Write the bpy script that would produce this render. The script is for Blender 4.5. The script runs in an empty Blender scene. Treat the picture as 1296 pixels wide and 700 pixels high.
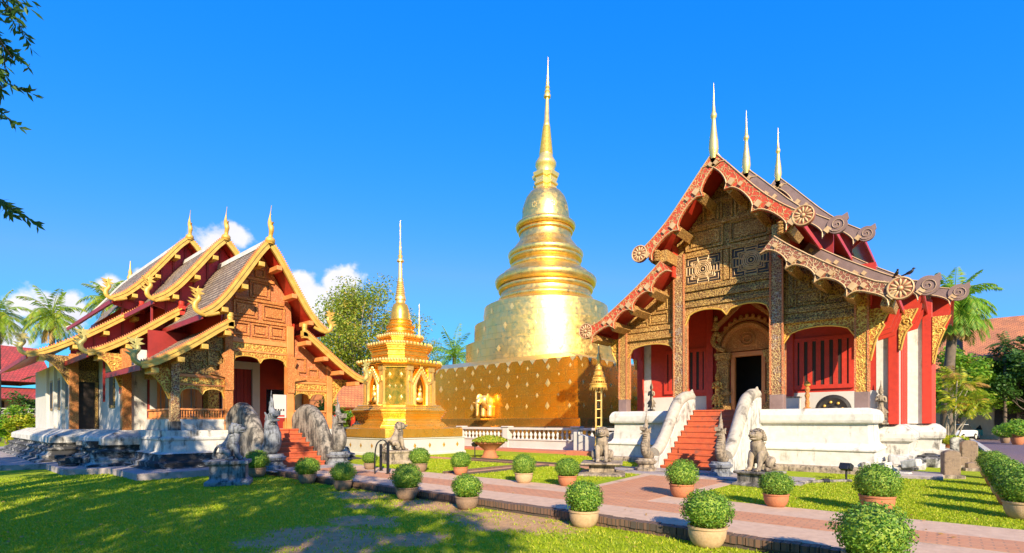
import bpy, bmesh, math, random
from mathutils import Vector, Matrix, noise as mnoise
random.seed(7)
R = math.radians
scene = bpy.context.scene
COL = scene.collection

# ------------------------------------------------------------------ camera
CA, SA = .759, .651                      # camera forward = (CA, SA), right = (SA, -CA)
cam_d = bpy.data.cameras.new('camera'); cam = bpy.data.objects.new('camera', cam_d); COL.objects.link(cam)
cam.location = (0, 0, 1.7)
cam.rotation_euler = (R(90), 0, math.atan2(-CA, SA))
cam_d.sensor_width = 36; cam_d.lens = 36 * 643 / 1296
cam_d.shift_y = (535 - 350) / 1296
cam_d.clip_start = .05; cam_d.clip_end = 3000
scene.camera = cam

# ------------------------------------------------------------------ sky, sun, exposure
SUN_EL = R(26.5); SUN_H = (-.61, -.79)
w = bpy.data.worlds.new('World'); scene.world = w; w.use_nodes = True
nt = w.node_tree; nt.nodes.clear()
def wn(t, **k):
    n = nt.nodes.new(t)
    for a, b in k.items(): setattr(n, a, b)
    return n
out = wn('ShaderNodeOutputWorld'); bg = wn('ShaderNodeBackground'); nt.links.new(bg.outputs[0], out.inputs[0])
sky = wn('ShaderNodeTexSky', sky_type='NISHITA', sun_disc=False, sun_elevation=SUN_EL, sun_rotation=math.atan2(SUN_H[0], SUN_H[1]),
         altitude=300, air_density=1.0, dust_density=0.15, ozone_density=3.0)
sp_ = wn('ShaderNodeSeparateColor'); nt.links.new(sky.outputs[0], sp_.inputs[0]); hs = wn('ShaderNodeCombineColor')
for i, (ga, mu) in enumerate(((2.6, .08), (.62, .78), (.2, 3.1))):      # deep tropical blue
    p_ = wn('ShaderNodeMath', operation='POWER'); nt.links.new(sp_.outputs[i], p_.inputs[0]); p_.inputs[1].default_value = ga
    q_ = wn('ShaderNodeMath', operation='MULTIPLY'); nt.links.new(p_.outputs[0], q_.inputs[0]); q_.inputs[1].default_value = mu
    r_ = wn('ShaderNodeMath', operation='MINIMUM'); nt.links.new(q_.outputs[0], r_.inputs[0]); r_.inputs[1].default_value = (.55, 3.2, 9)[i]
    nt.links.new(r_.outputs[0], hs.inputs[i])
bg.inputs[1].default_value = .145
tc = wn('ShaderNodeTexCoord')
noi = wn('ShaderNodeTexNoise'); noi.inputs['Scale'].default_value = 16; noi.inputs['Detail'].default_value = 8; noi.inputs['Roughness'].default_value = .58
nt.links.new(tc.outputs['Generated'], noi.inputs['Vector'])
def pxdir(px, py):
    a = (px - 648) / 643; z = (535 - py) / 643
    return Vector((CA + SA * a, SA - CA * a, z)).normalized()
prev = None
for px, py, r in [(275, 312, 29), (298, 296, 20), (250, 330, 24), (385, 368, 30), (428, 358, 24), (350, 392, 30), (405, 390, 38), (40, 388, 22), (88, 396, 20), (142, 362, 15), (10, 425, 26), (180, 350, 10)]:
    d = wn('ShaderNodeVectorMath', operation='DISTANCE'); nt.links.new(tc.outputs['Generated'], d.inputs[0]); d.inputs[1].default_value = pxdir(px, py)
    m = wn('ShaderNodeMath', operation='MULTIPLY'); nt.links.new(d.outputs['Value'], m.inputs[0]); m.inputs[1].default_value = 643 / r
    if prev:
        mn = wn('ShaderNodeMath', operation='SMOOTH_MIN'); nt.links.new(prev.outputs[0], mn.inputs[0]); nt.links.new(m.outputs[0], mn.inputs[1]); mn.inputs[2].default_value = .25
        prev = mn
    else: prev = m
ad = wn('ShaderNodeMath', operation='MULTIPLY_ADD'); nt.links.new(noi.outputs[0], ad.inputs[0]); ad.inputs[1].default_value = 2.4; nt.links.new(prev.outputs[0], ad.inputs[2])
mr = wn('ShaderNodeMapRange'); nt.links.new(ad.outputs[0], mr.inputs[0])
for i, v in ((1, 1.75), (2, 2.2), (3, 1), (4, 0)): mr.inputs[i].default_value = v
mr.interpolation_type = 'SMOOTHSTEP'
noi2 = wn('ShaderNodeTexNoise'); noi2.inputs['Scale'].default_value = 14; noi2.inputs['Detail'].default_value = 5
nt.links.new(tc.outputs['Generated'], noi2.inputs['Vector'])
cr = wn('ShaderNodeMapRange'); nt.links.new(noi2.outputs[0], cr.inputs[0])
for i, v in ((1, .3), (2, .6), (3, 3.0), (4, 3.6)): cr.inputs[i].default_value = v
cc = wn('ShaderNodeCombineColor')
nt.links.new(cr.outputs[0], cc.inputs[0]); nt.links.new(cr.outputs[0], cc.inputs[1]); cc.inputs[2].default_value = 3.7
mx = wn('ShaderNodeMix', data_type='RGBA'); nt.links.new(mr.outputs[0], mx.inputs[0]); nt.links.new(hs.outputs[0], mx.inputs[6]); nt.links.new(cc.outputs[0], mx.inputs[7])
nt.links.new(mx.outputs[2], bg.inputs[0])

sun_d = bpy.data.lights.new('sun', 'SUN'); sun = bpy.data.objects.new('sun', sun_d); COL.objects.link(sun)
sun_d.energy = 4.7; sun_d.angle = R(.5); sun_d.color = (1, .85, .62)
sdir = Vector((SUN_H[0] * math.cos(SUN_EL), SUN_H[1] * math.cos(SUN_EL), math.sin(SUN_EL)))
sun.rotation_euler = sdir.to_track_quat('Z', 'Y').to_euler()
sun.location = (0, -30, 40)
scene.view_settings.view_transform = 'Standard'; scene.view_settings.look = 'None'
scene.view_settings.gamma = 1; scene.view_settings.use_curve_mapping = False
scene.view_settings.exposure = 1.0
scene.render.engine = 'CYCLES'
scene.cycles.max_bounces = 6; scene.cycles.diffuse_bounces = 3; scene.cycles.glossy_bounces = 3; scene.cycles.transparent_max_bounces = 6
scene.cycles.sample_clamp_indirect = 6

# ------------------------------------------------------------------ materials
class NT:
    def __init__(s, name):
        s.m = bpy.data.materials.new(name); s.m.use_nodes = True; s.t = s.m.node_tree
        s.b = s.t.nodes['Principled BSDF']; s.o = s.t.nodes['Material Output']
    def n(s, ty, ins=None, **k):
        x = s.t.nodes.new(ty)
        for a, b in k.items(): setattr(x, a, b)
        for a, b in (ins or {}).items(): s.put(x.inputs[a], b)
        return x
    def put(s, sock, v):
        if isinstance(v, bpy.types.NodeSocket): s.t.links.new(v, sock)
        elif isinstance(v, tuple) and len(v) == 3 and sock.type == 'RGBA': sock.default_value = (*v, 1)
        else: sock.default_value = v
    def coord(s, kind='Object', scale=1):
        c = s.n('ShaderNodeTexCoord').outputs[kind]
        if scale != 1:
            c = s.n('ShaderNodeMapping', {0: c, 3: scale if isinstance(scale, tuple) else (scale,) * 3}).outputs[0]
        return c
    def noise(s, c, scale, detail=4, rough=.55, dist=0):
        return s.n('ShaderNodeTexNoise', {'Vector': c, 'Scale': scale, 'Detail': detail, 'Roughness': rough, 'Distortion': dist}).outputs[0]
    def ramp(s, v, lo, hi, a=0., b=1.):
        return s.n('ShaderNodeMapRange', {0: v, 1: lo, 2: hi, 3: a, 4: b}).outputs[0]
    def mix(s, f, a, b, blend='MIX'):
        x = s.n('ShaderNodeMix', data_type='RGBA', blend_type=blend)
        s.put(x.inputs[0], f); s.put(x.inputs[6], a); s.put(x.inputs[7], b)
        return x.outputs[2]
    def math(s, op, a, b=0., c=0.):
        x = s.n('ShaderNodeMath', operation=op); s.put(x.inputs[0], a); s.put(x.inputs[1], b); s.put(x.inputs[2], c)
        return x.outputs[0]
    def bump(s, h, strength=.3, dist=.02):
        s.put(s.b.inputs['Normal'], s.n('ShaderNodeBump', {'Height': h, 'Strength': strength, 'Distance': dist}).outputs[0])
    def fin(s, col, rough=.6, metal=0., spec=None):
        s.put(s.b.inputs['Base Color'], col); s.put(s.b.inputs['Roughness'], rough); s.put(s.b.inputs['Metallic'], metal)
        if spec is not None: s.put(s.b.inputs['Specular IOR Level'], spec)
        return s.m

def plain(name, col, col2=None, rough=.6, metal=0., scale=3., bump=.25, bscale=25., spec=None, lo=.35, hi=.7):
    q = NT(name); c = q.coord()
    f = q.ramp(q.noise(c, scale, 6, .6), lo, hi)
    q.bump(q.noise(c, bscale, 5, .65), bump, .02)
    return q.fin(q.mix(f, col, col2 or tuple(x * .7 for x in col)), rough, metal, spec)

def carved(name, ground, relief, scale=9., metal=.5, rough=.38, wear=None, fill=1.):
    """dense arabesque relief: distorted voronoi cell borders stand proud of a darker ground"""
    q = NT(name); c = q.coord()
    nz = q.n('ShaderNodeTexNoise', {'Vector': c, 'Scale': scale * .8, 'Detail': 2}).outputs[1]
    cd = q.n('ShaderNodeVectorMath', {0: nz, 1: (.22 * 6 / scale,) * 3}, operation='MULTIPLY').outputs[0]
    cv = q.n('ShaderNodeVectorMath', {0: c, 1: cd}, operation='ADD').outputs[0]
    v = q.n('ShaderNodeTexVoronoi', {'Vector': cv, 'Scale': scale}, feature='DISTANCE_TO_EDGE').outputs[0]
    v2 = q.n('ShaderNodeTexVoronoi', {'Vector': cv, 'Scale': scale * 2.2}).outputs[0]
    a = q.ramp(v, .05 * fill, .16 * fill, 1, 0); b = q.ramp(v2, .15 * fill, .38 * fill, 1, 0)
    h = q.math('MAXIMUM', a, q.math('MULTIPLY', b, .8))
    big = q.ramp(q.noise(c, 1.3, 5, .6), .35, .65)
    rel = q.mix(big, relief, tuple(x * .72 for x in relief))
    if wear: rel = q.mix(q.ramp(q.noise(c, 2.7, 6, .65), .52, .62), rel, wear)
    q.bump(h, .75, .03)
    return q.fin(q.mix(h, ground, rel), q.mix(h, (.65,) * 3, (rough,) * 3), q.math('MULTIPLY', h, metal))

def gold(name, col=(1.0, .60, .13), rough=.24, plates=None, bscale=7., bump=.12, tint=(.95, .66, .24), metal=1.0):
    q = NT(name)
    c = q.coord()
    n1 = q.noise(c, 1.1, 5, .65); n2 = q.noise(c, bscale, 4, .6)
    h = n2
    colr = q.mix(q.ramp(n1, .35, .68), col, tint)
    r = q.ramp(q.noise(c, 3.1, 5, .7), .3, .75, rough * .7, rough * 1.7)
    if plates:
        uv = q.coord('UV')
        bt = q.n('ShaderNodeTexBrick', {'Vector': uv, 'Scale': 1., 'Mortar Size': .012, 'Brick Width': plates[0], 'Row Height': plates[1], 'Color1': (0.2,) * 3, 'Color2': (1.,) * 3, 'Mortar': (0, 0, 0), 'Mortar Smooth': .3})
        h = q.math('ADD', q.math('MULTIPLY', n2, .5), q.math('MULTIPLY', bt.outputs[1], -.7))
        colr = q.mix(q.math('MULTIPLY', bt.outputs[1], .55), colr, (.35, .2, .05))
        colr = q.mix(q.ramp(bt.outputs[0], 0, 1, .22, 0), colr, (.62, .42, .12))
    q.bump(h, bump, .03)
    return q.fin(colr, r, metal)

def stone(name, pale, dark, amount=.5, scale=2.2, rough=.85, streak=True, bump=.5, mid=None):
    """weathered stucco: dark lichen in noise patches and in vertical runs"""
    q = NT(name); c = q.coord()
    n = q.noise(c, scale, 8, .68, .4)
    st = q.noise(q.coord('Object', (3.2, 3.2, .45)), scale * 1.2, 6, .65)
    m = q.math('ADD', q.math('MULTIPLY', n, .55), q.math('MULTIPLY', st, .45)) if streak else n
    f = q.ramp(m, .72 - amount * .45, .84 - amount * .45)
    base = q.mix(q.ramp(q.noise(c, 6, 5), .35, .7), pale, mid or tuple(x * .8 for x in pale))
    q.bump(q.noise(c, 14, 9, .72), bump, .04)
    return q.fin(q.mix(f, base, dark), rough)

def bricks(name, c1, c2, mortar, bw, bh, coords='Object', rot=0, dirt=None, bump=.4, rough=.85, msize=.012, offset=.5):
    q = NT(name); c = q.coord(coords)
    c = q.n('ShaderNodeMapping', {0: c, 2: (0, 0, rot)}).outputs[0]
    bt = q.n('ShaderNodeTexBrick', {'Vector': c, 'Scale': 1., 'Mortar Size': msize, 'Brick Width': bw, 'Row Height': bh, 'Color1': c1, 'Color2': c2, 'Mortar': mortar, 'Bias': 0.}, offset=offset)
    cc = bt.outputs[0]
    n = q.noise(c, 1.7, 7, .65)
    cc = q.mix(q.ramp(n, .35, .72, 0, .5), cc, dirt or mortar)
    q.bump(q.math('SUBTRACT', q.math('MULTIPLY', q.noise(c, 40, 4), .4), bt.outputs[1]), bump, .015)
    return q.fin(cc, rough)

def tiles(name, c1, c2, gap, bw=.17, bh=.13):
    q = NT(name); uv = q.coord('UV')
    bt = q.n('ShaderNodeTexBrick', {'Vector': uv, 'Scale': 1., 'Mortar Size': .034, 'Brick Width': bw, 'Row Height': bh, 'Color1': c1, 'Color2': c2, 'Mortar': gap, 'Mortar Smooth': .4})
    n = q.noise(q.coord(), .9, 7, .7)
    cc = q.mix(q.ramp(n, .4, .7, 0, .55), bt.outputs[0], (.05, .04, .03))
    fr = q.math('FRACT', q.math('DIVIDE', q.n('ShaderNodeSeparateXYZ', {0: uv}).outputs[1], bh))
    q.bump(q.math('SUBTRACT', fr, q.math('MULTIPLY', bt.outputs[1], .8)), .8, .03)
    return q.fin(cc, .75)

def leaf(name, a, b, c3=None, trans=.35, rough=.5):
    q = NT(name)
    rnd = q.n('ShaderNodeNewGeometry').outputs['Random Per Island']
    col = q.mix(rnd, a, b)
    if c3: col = q.mix(q.ramp(rnd, .82, .86), col, c3)
    q.fin(col, rough, 0, .3)
    tr = q.n('ShaderNodeBsdfTranslucent', {0: q.mix(.4, col, tuple(min(1, x * 2.2) for x in b))})
    mxs = q.n('ShaderNodeMixShader', {0: trans, 1: q.b.outputs[0], 2: tr.outputs[0]})
    q.t.links.new(mxs.outputs[0], q.o.inputs[0])
    return q.m

M = {}
M['gold_chedi'] = gold('gilded plates', (1.0, .63, .16), .34, plates=(1.1, .62), bump=.18, tint=(1.0, .66, .22), metal=.93)
M['gold_base'] = gold('gilded base plates', (1.0, .40, .015), .2, plates=(1.2, .75), bump=.14, tint=(.95, .47, .05), metal=.8, bscale=2.2)
M['gold_small'] = gold('gilded stupa metal', (1.0, .50, .05), .28, bump=.15, bscale=9, tint=(1.0, .58, .12), metal=.8)
M['gold_panel'] = gold('gilded niche panels', (1.0, .42, .035), .17, bump=.12, bscale=5, tint=(1.0, .5, .08), metal=.97)
M['gold_leaf'] = gold('gold leaf', (1.0, .68, .2), .34, bump=.3, bscale=20, metal=.72)
M['gold_paint'] = plain('gold paint', (.74, .46, .10), (.58, .32, .055), .42, .3, 4, .35, 30)
M['gold_carved'] = carved('gilded carving', (.38, .12, .02), (1.0, .64, .13), 9, .4, .38)
M['brown_carved'] = carved('aged and shaded gilt carving', (.13, .055, .018), (.74, .46, .13), 12, .35, .42, wear=(.46, .27, .09))
M['ochre_carved'] = carved('ochre gilt carving', (.26, .10, .025), (.82, .50, .15), 13, .35, .42)
M['column_carved'] = carved('column stencil', (.20, .08, .04), (.78, .52, .22), 11, .45, .42, wear=(.52, .40, .30))
M['orange_carved'] = carved('terracotta carving', (.50, .15, .035), (.78, .34, .095), 14, .1, .5)
M['orange_wood'] = plain('orange lacquered wood', (.70, .27, .08), (.58, .18, .045), .5, 0, 2.2, .2, 18)
M['pink_panel'] = carved('faded red relief', (.54, .15, .055), (.74, .31, .125), 13, .12, .5)
M['red'] = stone('red lacquer', (.50, .036, .016), (.22, .03, .02), .26, 1.6, .45, True, .12, (.40, .026, .012))
M['red_dark'] = plain('dark red boards', (.30, .018, .012), (.20, .012, .01), .55, 0, 2, .2, 16)
M['crimson'] = plain('crimson gable boards', (.50, .02, .03), (.36, .013, .02), .5, 0, 1.6, .2, 12)
M['white'] = stone('lime wash', (.53, .495, .445), (.28, .23, .17), .40, 1.4, .8, True, .25, (.64, .60, .54))
M['white_clean'] = plain('white plaster', (.53, .505, .47), (.47, .445, .41), .8, 0, 1.5, .1, 20)
M['white_worn'] = stone('worn lime wash', (.52, .49, .44), (.09, .08, .07), .48, 1.6, .85, True, .4, (.6, .57, .52))
M['black_stone'] = stone('lichen black stucco', (.50, .48, .44), (.032, .032, .034), .74, 1.5, .9, False, .8, (.3, .28, .26))
M['grey_stone'] = stone('grey weathered stone', (.34, .30, .25), (.05, .045, .04), .62, 2.2, .88, True, .6, (.25, .21, .17))
M['beige_stone'] = stone('beige sandstone', (.38, .30, .215), (.07, .055, .043), .56, 3.4, .88, True, .6, (.29, .22, .15))
M['rail_stone'] = stone('worn balustrade stucco', (.46, .41, .34), (.14, .12, .10), .42, 1.6, .88, False, .4, (.36, .31, .25))
M['board_light'] = plain('worn spiral relief', (.42, .29, .20), (.32, .21, .14), .6)
M['brown_stone'] = stone('brown weathered stone', (.26, .18, .12), (.07, .05, .04), .45, 4, .9, True, .6)
M['gold_aged'] = plain('greened gilding', (.52, .40, .12), (.34, .32, .12), .5, .25, 4, .35, 30)
M['dark_statue'] = stone('dark weathered statue', (.24, .25, .27), (.035, .037, .042), .55, 4, .8, True, .6)
M['brick_edge'] = bricks('old brick edging', (.21, .105, .06), (.14, .075, .05), (.07, .05, .04), .11, .085, dirt=(.10, .08, .05), offset=0)
M['path_brick'] = bricks('brick paving', (.62, .26, .11), (.52, .205, .09), (.34, .17, .09), .24, .11, rot=R(90), dirt=(.50, .28, .16))
M['path_concrete'] = stone('pinkish concrete', (.60, .40, .26), (.36, .23, .14), .30, .9, .88, False, .25, (.50, .325, .21))
M['terrace_red'] = plain('red screed', (.50, .16, .085), (.42, .14, .08), .8, 0, 2, .2, 30)
M['slab'] = stone('paving slab', (.38, .32, .30), (.10, .085, .08), .42, 1.6, .9, False, .4)
M['road'] = bricks('purple block paving', (.20, .12, .14), (.16, .10, .12), (.10, .07, .08), .2, .1, dirt=(.14, .1, .11))
M['kerb'] = plain('pale kerb', (.55, .50, .45), (.4, .36, .32), .9)
M['tile_brown'] = tiles('brown roof tiles', (.30, .20, .125), (.58, .43, .29), (.03, .018, .01), .17, .2)
M['tile_grey'] = tiles('grey roof tiles', (.16, .11, .10), (.22, .15, .13), (.04, .025, .02))
M['tile_orange'] = tiles('orange roof tiles', (.62, .23, .08), (.54, .19, .07), (.35, .12, .05), .3, .3)
M['tile_red'] = tiles('red roof tiles', (.52, .06, .05), (.44, .05, .045), (.2, .03, .03), .35, .35)
M['ridge'] = plain('mortar ridge', (.62, .58, .55), (.45, .41, .38), .85)
M['board_red'] = carved('red and gold bargeboard', (.50, .055, .02), (.72, .46, .18), 6, .25, .45, fill=.5)
M['board_cream'] = carved('brown and cream bargeboard', (.24, .07, .04), (.66, .46, .25), 7, .15, .5, fill=.7)
M['rosette'] = plain('faded pink rosette', (.34, .10, .05), (.24, .07, .035), .6)
M['cream'] = plain('cream gilding', (.62, .42, .22), (.46, .28, .13), .5, .1)
M['board_grey'] = plain('weathered bargeboard', (.24, .155, .14), (.17, .105, .095), .7, 0, 2.5, .35, 18)
M['step_red'] = stone('red painted steps', (.52, .11, .035), (.24, .09, .055), .34, 2.2, .6, False, .2, (.42, .08, .03))
M['dark'] = plain('dark timber and shade', (.035, .02, .014), (.02, .012, .01), .6)
M['black'] = plain('black metal', (.02, .02, .022), (.03, .03, .03), .4, .3)
M['bronze'] = plain('dark bronze', (.05, .045, .042), (.03, .027, .026), .45, .5)
M['glass'] = plain('dark glass', (.02, .025, .03), (.03, .035, .04), .08)
M['terracotta'] = stone('terracotta pot', (.47, .17, .07), (.20, .11, .075), .36, 5, .8, True, .3, (.38, .135, .06))
M['pot_beige'] = stone('sandy pot', (.52, .35, .19), (.22, .16, .10), .34, 5, .8, True, .3, (.42, .27, .14))
M['pot_brown'] = stone('brown pot', (.29, .18, .11), (.11, .08, .06), .4, 5, .8, True, .3, (.21, .13, .08))
M['soil'] = plain('potting soil', (.05, .035, .02))
M['leaf_box'] = leaf('clipped leaves', (.06, .155, .013), (.17, .30, .026), (.30, .40, .05), .2)
M['leaf_tree'] = leaf('tree leaves', (.17, .25, .02), (.34, .37, .04), (.50, .37, .06), .4)
M['leaf_dark'] = leaf('dark leaves', (.025, .075, .012), (.07, .15, .02), None, .25)
M['leaf_green'] = leaf('fresh leaves', (.09, .22, .014), (.25, .42, .03), (.30, .34, .03), .35)
M['leaf_palm'] = leaf('palm leaves', (.15, .26, .02), (.36, .44, .04), (.42, .34, .05), .35)
M['leaf_yellow'] = leaf('yellow green leaves', (.16, .24, .012), (.36, .40, .02), (.55, .45, .03), .3)
M['leaf_dead'] = leaf('dead fronds', (.35, .2, .05), (.5, .3, .08), None, .3)
M['bark'] = plain('bark', (.16, .115, .08), (.08, .06, .045), .9, 0, 5, .7, 18)
M['bark_pale'] = plain('pale bark', (.34, .29, .23), (.2, .17, .13), .9, 0, 5, .6, 18)
M['paint_white'] = plain('white car paint', (.75, .76, .78), (.72, .73, .75), .15, 0, 2, 0.02, 5)
M['paint_teal'] = plain('teal car paint', (.02, .28, .26), (.02, .25, .24), .18, 0, 2, 0.02, 5)
M['rubber'] = plain('tyre rubber', (.02, .02, .02))
M['tan_wall'] = plain('tan wall', (.60, .46, .33), (.5, .38, .27), .85)
M['grass_blade'] = leaf('grass blades', (.24, .34, .010), (.42, .48, .018), (.55, .50, .06), .4)

DIRT = [(7.55, 8.9, .7, 1.3), (7.3, 6.3, .85, 1.3), (7.4, 11.6, .6, .9), (4.1, 7.5, 1.0, 1.3), (5.5, 8.4, .55, .7), (6.4, 10.0, .3, .45), (5.2, 6.5, .5, .5)]
def grass_material():
    q = NT('lawn'); c = q.coord()
    n1 = q.noise(c, 1.1, 6, .6); n2 = q.noise(c, 9, 6, .7); n3 = q.noise(c, 60, 5, .7)
    col = q.mix(q.ramp(n1, .35, .65), (.24, .34, .010), (.34, .41, .014))
    col = q.mix(q.ramp(n2, .45, .7, 0, .6), col, (.44, .42, .06))
    sx = q.n('ShaderNodeSeparateXYZ', {0: c})
    acc = None
    for x, y, rx, ry in DIRT:
        dx = q.math('DIVIDE', q.math('SUBTRACT', sx.outputs[0], x), rx); dy = q.math('DIVIDE', q.math('SUBTRACT', sx.outputs[1], y), ry)
        d = q.math('ADD', q.math('MULTIPLY', dx, dx), q.math('MULTIPLY', dy, dy))
        acc = d if acc is None else q.math('MINIMUM', acc, d)
    acc = q.math('ADD', acc, q.math('ADD', q.math('MULTIPLY', q.math('SUBTRACT', q.noise(c, 1.6, 8, .75), .5), 4.2), q.math('MULTIPLY', q.math('SUBTRACT', n2, .5), 3.0)))
    f = q.ramp(acc, .7, 1.35, 1, 0)
    dirt = q.mix(q.ramp(q.noise(c, 5, 7, .7), .35, .7), (.62, .37, .18), (.46, .26, .12))
    col = q.mix(f, col, dirt)
    q.bump(q.math('ADD', n3, q.math('MULTIPLY', n2, .6)), .7, .04)
    return q.fin(col, .95, 0, .1)
M['grass'] = grass_material()

# ------------------------------------------------------------------ mesh helpers
class MB:
    def __init__(s): s.v = []; s.f = []; s.mi = []; s.uv = {}; s.cur = 0
    def face(s, idx, uv=None):
        if uv: s.uv[len(s.f)] = uv
        s.f.append(tuple(idx)); s.mi.append(s.cur)
    def pts(s, P):
        k = len(s.v); s.v.extend([tuple(p) for p in P]); return k
    def b(s, x0, x1, y0, y1, z0, z1, taper=0):
        t = taper
        k = s.pts([(x0, y0, z0), (x1, y0, z0), (x1, y1, z0), (x0, y1, z0), (x0 + t, y0 + t, z1), (x1 - t, y0 + t, z1), (x1 - t, y1 - t, z1), (x0 + t, y1 - t, z1)])
        for q in ((0, 3, 2, 1), (4, 5, 6, 7), (0, 1, 5, 4), (1, 2, 6, 5), (2, 3, 7, 6), (3, 0, 4, 7)): s.face([k + i for i in q])
        return s
    def c(s, x, y, z, sx, sy, sz, rot=None):
        """box about a centre with an optional rotation matrix"""
        k = len(s.v); s.b(-sx / 2, sx / 2, -sy / 2, sy / 2, -sz / 2, sz / 2)
        for i in range(k, len(s.v)):
            p = Vector(s.v[i])
            if rot is not None: p = rot @ p
            s.v[i] = (p.x + x, p.y + y, p.z + z)
        return s
    def prism(s, poly, a0, a1, axis='y'):
        """extrude a polygon: axis y takes (x, z), axis x takes (y, z), axis z takes (x, y)"""
        def P(p, a): return {'y': (p[0], a, p[1]), 'x': (a, p[0], p[1]), 'z': (p[0], p[1], a)}[axis]
        n = len(poly); k = s.pts([P(p, a0) for p in poly] + [P(p, a1) for p in poly])
        s.face(range(k, k + n)); s.face(range(k + 2 * n - 1, k + n - 1, -1))
        for i in range(n): j = (i + 1) % n; s.face((k + i, k + n + i, k + n + j, k + j))
        return s
    def strip(s, A, B, y0, y1):
        """band between two (x, z) polylines, extruded in y"""
        n = len(A); k = s.pts([(p[0], y, p[1]) for y in (y0, y1) for L in (A, B) for p in L])
        a0, b0, a1, b1 = k, k + n, k + 2 * n, k + 3 * n
        for i in range(n - 1):
            s.face((a0 + i, b0 + i, b0 + i + 1, a0 + i + 1)); s.face((a1 + i, a1 + i + 1, b1 + i + 1, b1 + i))
            s.face((a0 + i, a0 + i + 1, a1 + i + 1, a1 + i)); s.face((b0 + i, b1 + i, b1 + i + 1, b0 + i + 1))
        for i in (0, n - 1): s.face((a0 + i, a1 + i, b1 + i, b0 + i))
        return s
    def loft(s, poly, levels, cx=0, cy=0, cap=True, lean=0):
        """a polygon scaled per level: levels are (scale, z)"""
        n = len(poly); k0 = len(s.v)
        per = [0]
        for i in range(n):
            a, b_ = poly[i], poly[(i + 1) % n]; per.append(per[-1] + math.hypot(a[0] - b_[0], a[1] - b_[1]))
        for sc, z in levels: s.pts([(cx + p[0] * sc + lean * (z - levels[0][1]), cy + p[1] * sc, z) for p in poly])
        cum = [0]
        for a, b_ in zip(levels, levels[1:]): cum.append(cum[-1] + math.hypot(a[0] - b_[0], a[1] - b_[1]))
        smax = max(l[0] for l in levels)
        for i in range(len(levels) - 1):
            for j in range(n):
                jj = (j + 1) % n; a = k0 + i * n; b_ = a + n
                s.face((a + j, a + jj, b_ + jj, b_ + j), [(per[j] * smax, cum[i]), (per[j + 1] * smax, cum[i]), (per[j + 1] * smax, cum[i + 1]), (per[j] * smax, cum[i + 1])])
        if cap:
            s.face(range(k0 + n - 1, k0 - 1, -1)); s.face(range(k0 + (len(levels) - 1) * n, k0 + len(levels) * n))
        return s
    def lathe(s, prof, n=24, cx=0, cy=0, lean=0):
        return s.loft([(math.cos(2 * math.pi * i / n), math.sin(2 * math.pi * i / n)) for i in range(n)], [(max(r, .001), z) for r, z in prof], cx, cy, True, lean)
    def tube(s, path, rad, n=8, flat=1., cap=True):
        P = [Vector(p) for p in path]; k0 = len(s.v); m = len(P)
        if not isinstance(rad, (list, tuple)): rad = [rad] * m
        up = Vector((0, 0, 1)); prevx = None
        for i, p in enumerate(P):
            t = (P[min(i + 1, m - 1)] - P[max(i - 1, 0)]).normalized()
            if prevx is None:
                prevx = t.cross(up if abs(t.z) < .9 else Vector((0, 1, 0))).normalized()
            x = (prevx - t * prevx.dot(t)).normalized(); y = t.cross(x); prevx = x
            for j in range(n):
                a = 2 * math.pi * j / n; s.v.append(tuple(p + x * math.cos(a) * rad[i] * flat + y * math.sin(a) * rad[i]))
        for i in range(m - 1):
            for j in range(n): jj = (j + 1) % n; a = k0 + i * n; s.face((a + j, a + jj, a + n + jj, a + n + j))
        if cap: s.face(range(k0 + n - 1, k0 - 1, -1)); s.face(range(k0 + (m - 1) * n, k0 + m * n))
        return s
    def ball(s, c, r, nu=12, nv=8, rot=None):
        """ellipsoid"""
        r = r if isinstance(r, (tuple, list)) else (r,) * 3; k = len(s.v)
        for i in range(nv + 1):
            th = math.pi * (i + .0001) / (nv + .0002)
            for j in range(nu):
                ph = 2 * math.pi * j / nu
                p = Vector((r[0] * math.sin(th) * math.cos(ph), r[1] * math.sin(th) * math.sin(ph), r[2] * math.cos(th)))
                if rot is not None: p = rot @ p
                s.v.append((c[0] + p.x, c[1] + p.y, c[2] + p.z))
        for i in range(nv):
            for j in range(nu): jj = (j + 1) % nu; s.face((k + i * nu + j, k + (i + 1) * nu + j, k + (i + 1) * nu + jj, k + i * nu + jj))
        return s
    def sheet(s, pts, y0, y1, uvs=1):
        """open sheet along an (x, z) polyline"""
        k = s.pts([(p[0], y, p[1]) for y in (y0, y1) for p in pts]); n = len(pts); L = 0
        for i in range(n - 1):
            l = math.hypot(pts[i + 1][0] - pts[i][0], pts[i + 1][1] - pts[i][1])
            s.face((k + i, k + i + 1, k + n + i + 1, k + n + i), [(y0, -L), (y0, -L - l), (y1, -L - l), (y1, -L)]); L += l
        return s
    def quad(s, a, b, c, d, uv=None):
        k = s.pts([a, b, c, d]); s.face((k, k + 1, k + 2, k + 3), uv); return s
    def mesh(s, name, mats, smooth=False, angle=40, recalc=True):
        me = bpy.data.meshes.new(name); me.from_pydata(s.v, [], s.f)
        for m in (mats if isinstance(mats, (list, tuple)) else [mats]): me.materials.append(m)
        me.polygons.foreach_set('material_index', s.mi)
        if s.uv:
            ul = me.uv_layers.new(name='UVMap')
            for fi, uvs in s.uv.items():
                ls = me.polygons[fi].loop_start
                for q, u in enumerate(uvs): ul.data[ls + q].uv = u
        if recalc:
            bm = bmesh.new(); bm.from_mesh(me); bmesh.ops.recalc_face_normals(bm, faces=bm.faces[:]); bm.to_mesh(me); bm.free()
        if smooth:
            me.polygons.foreach_set('use_smooth', [True] * len(me.polygons))
            me.set_sharp_from_angle(angle=R(angle))
        me.update(); return me
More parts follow.
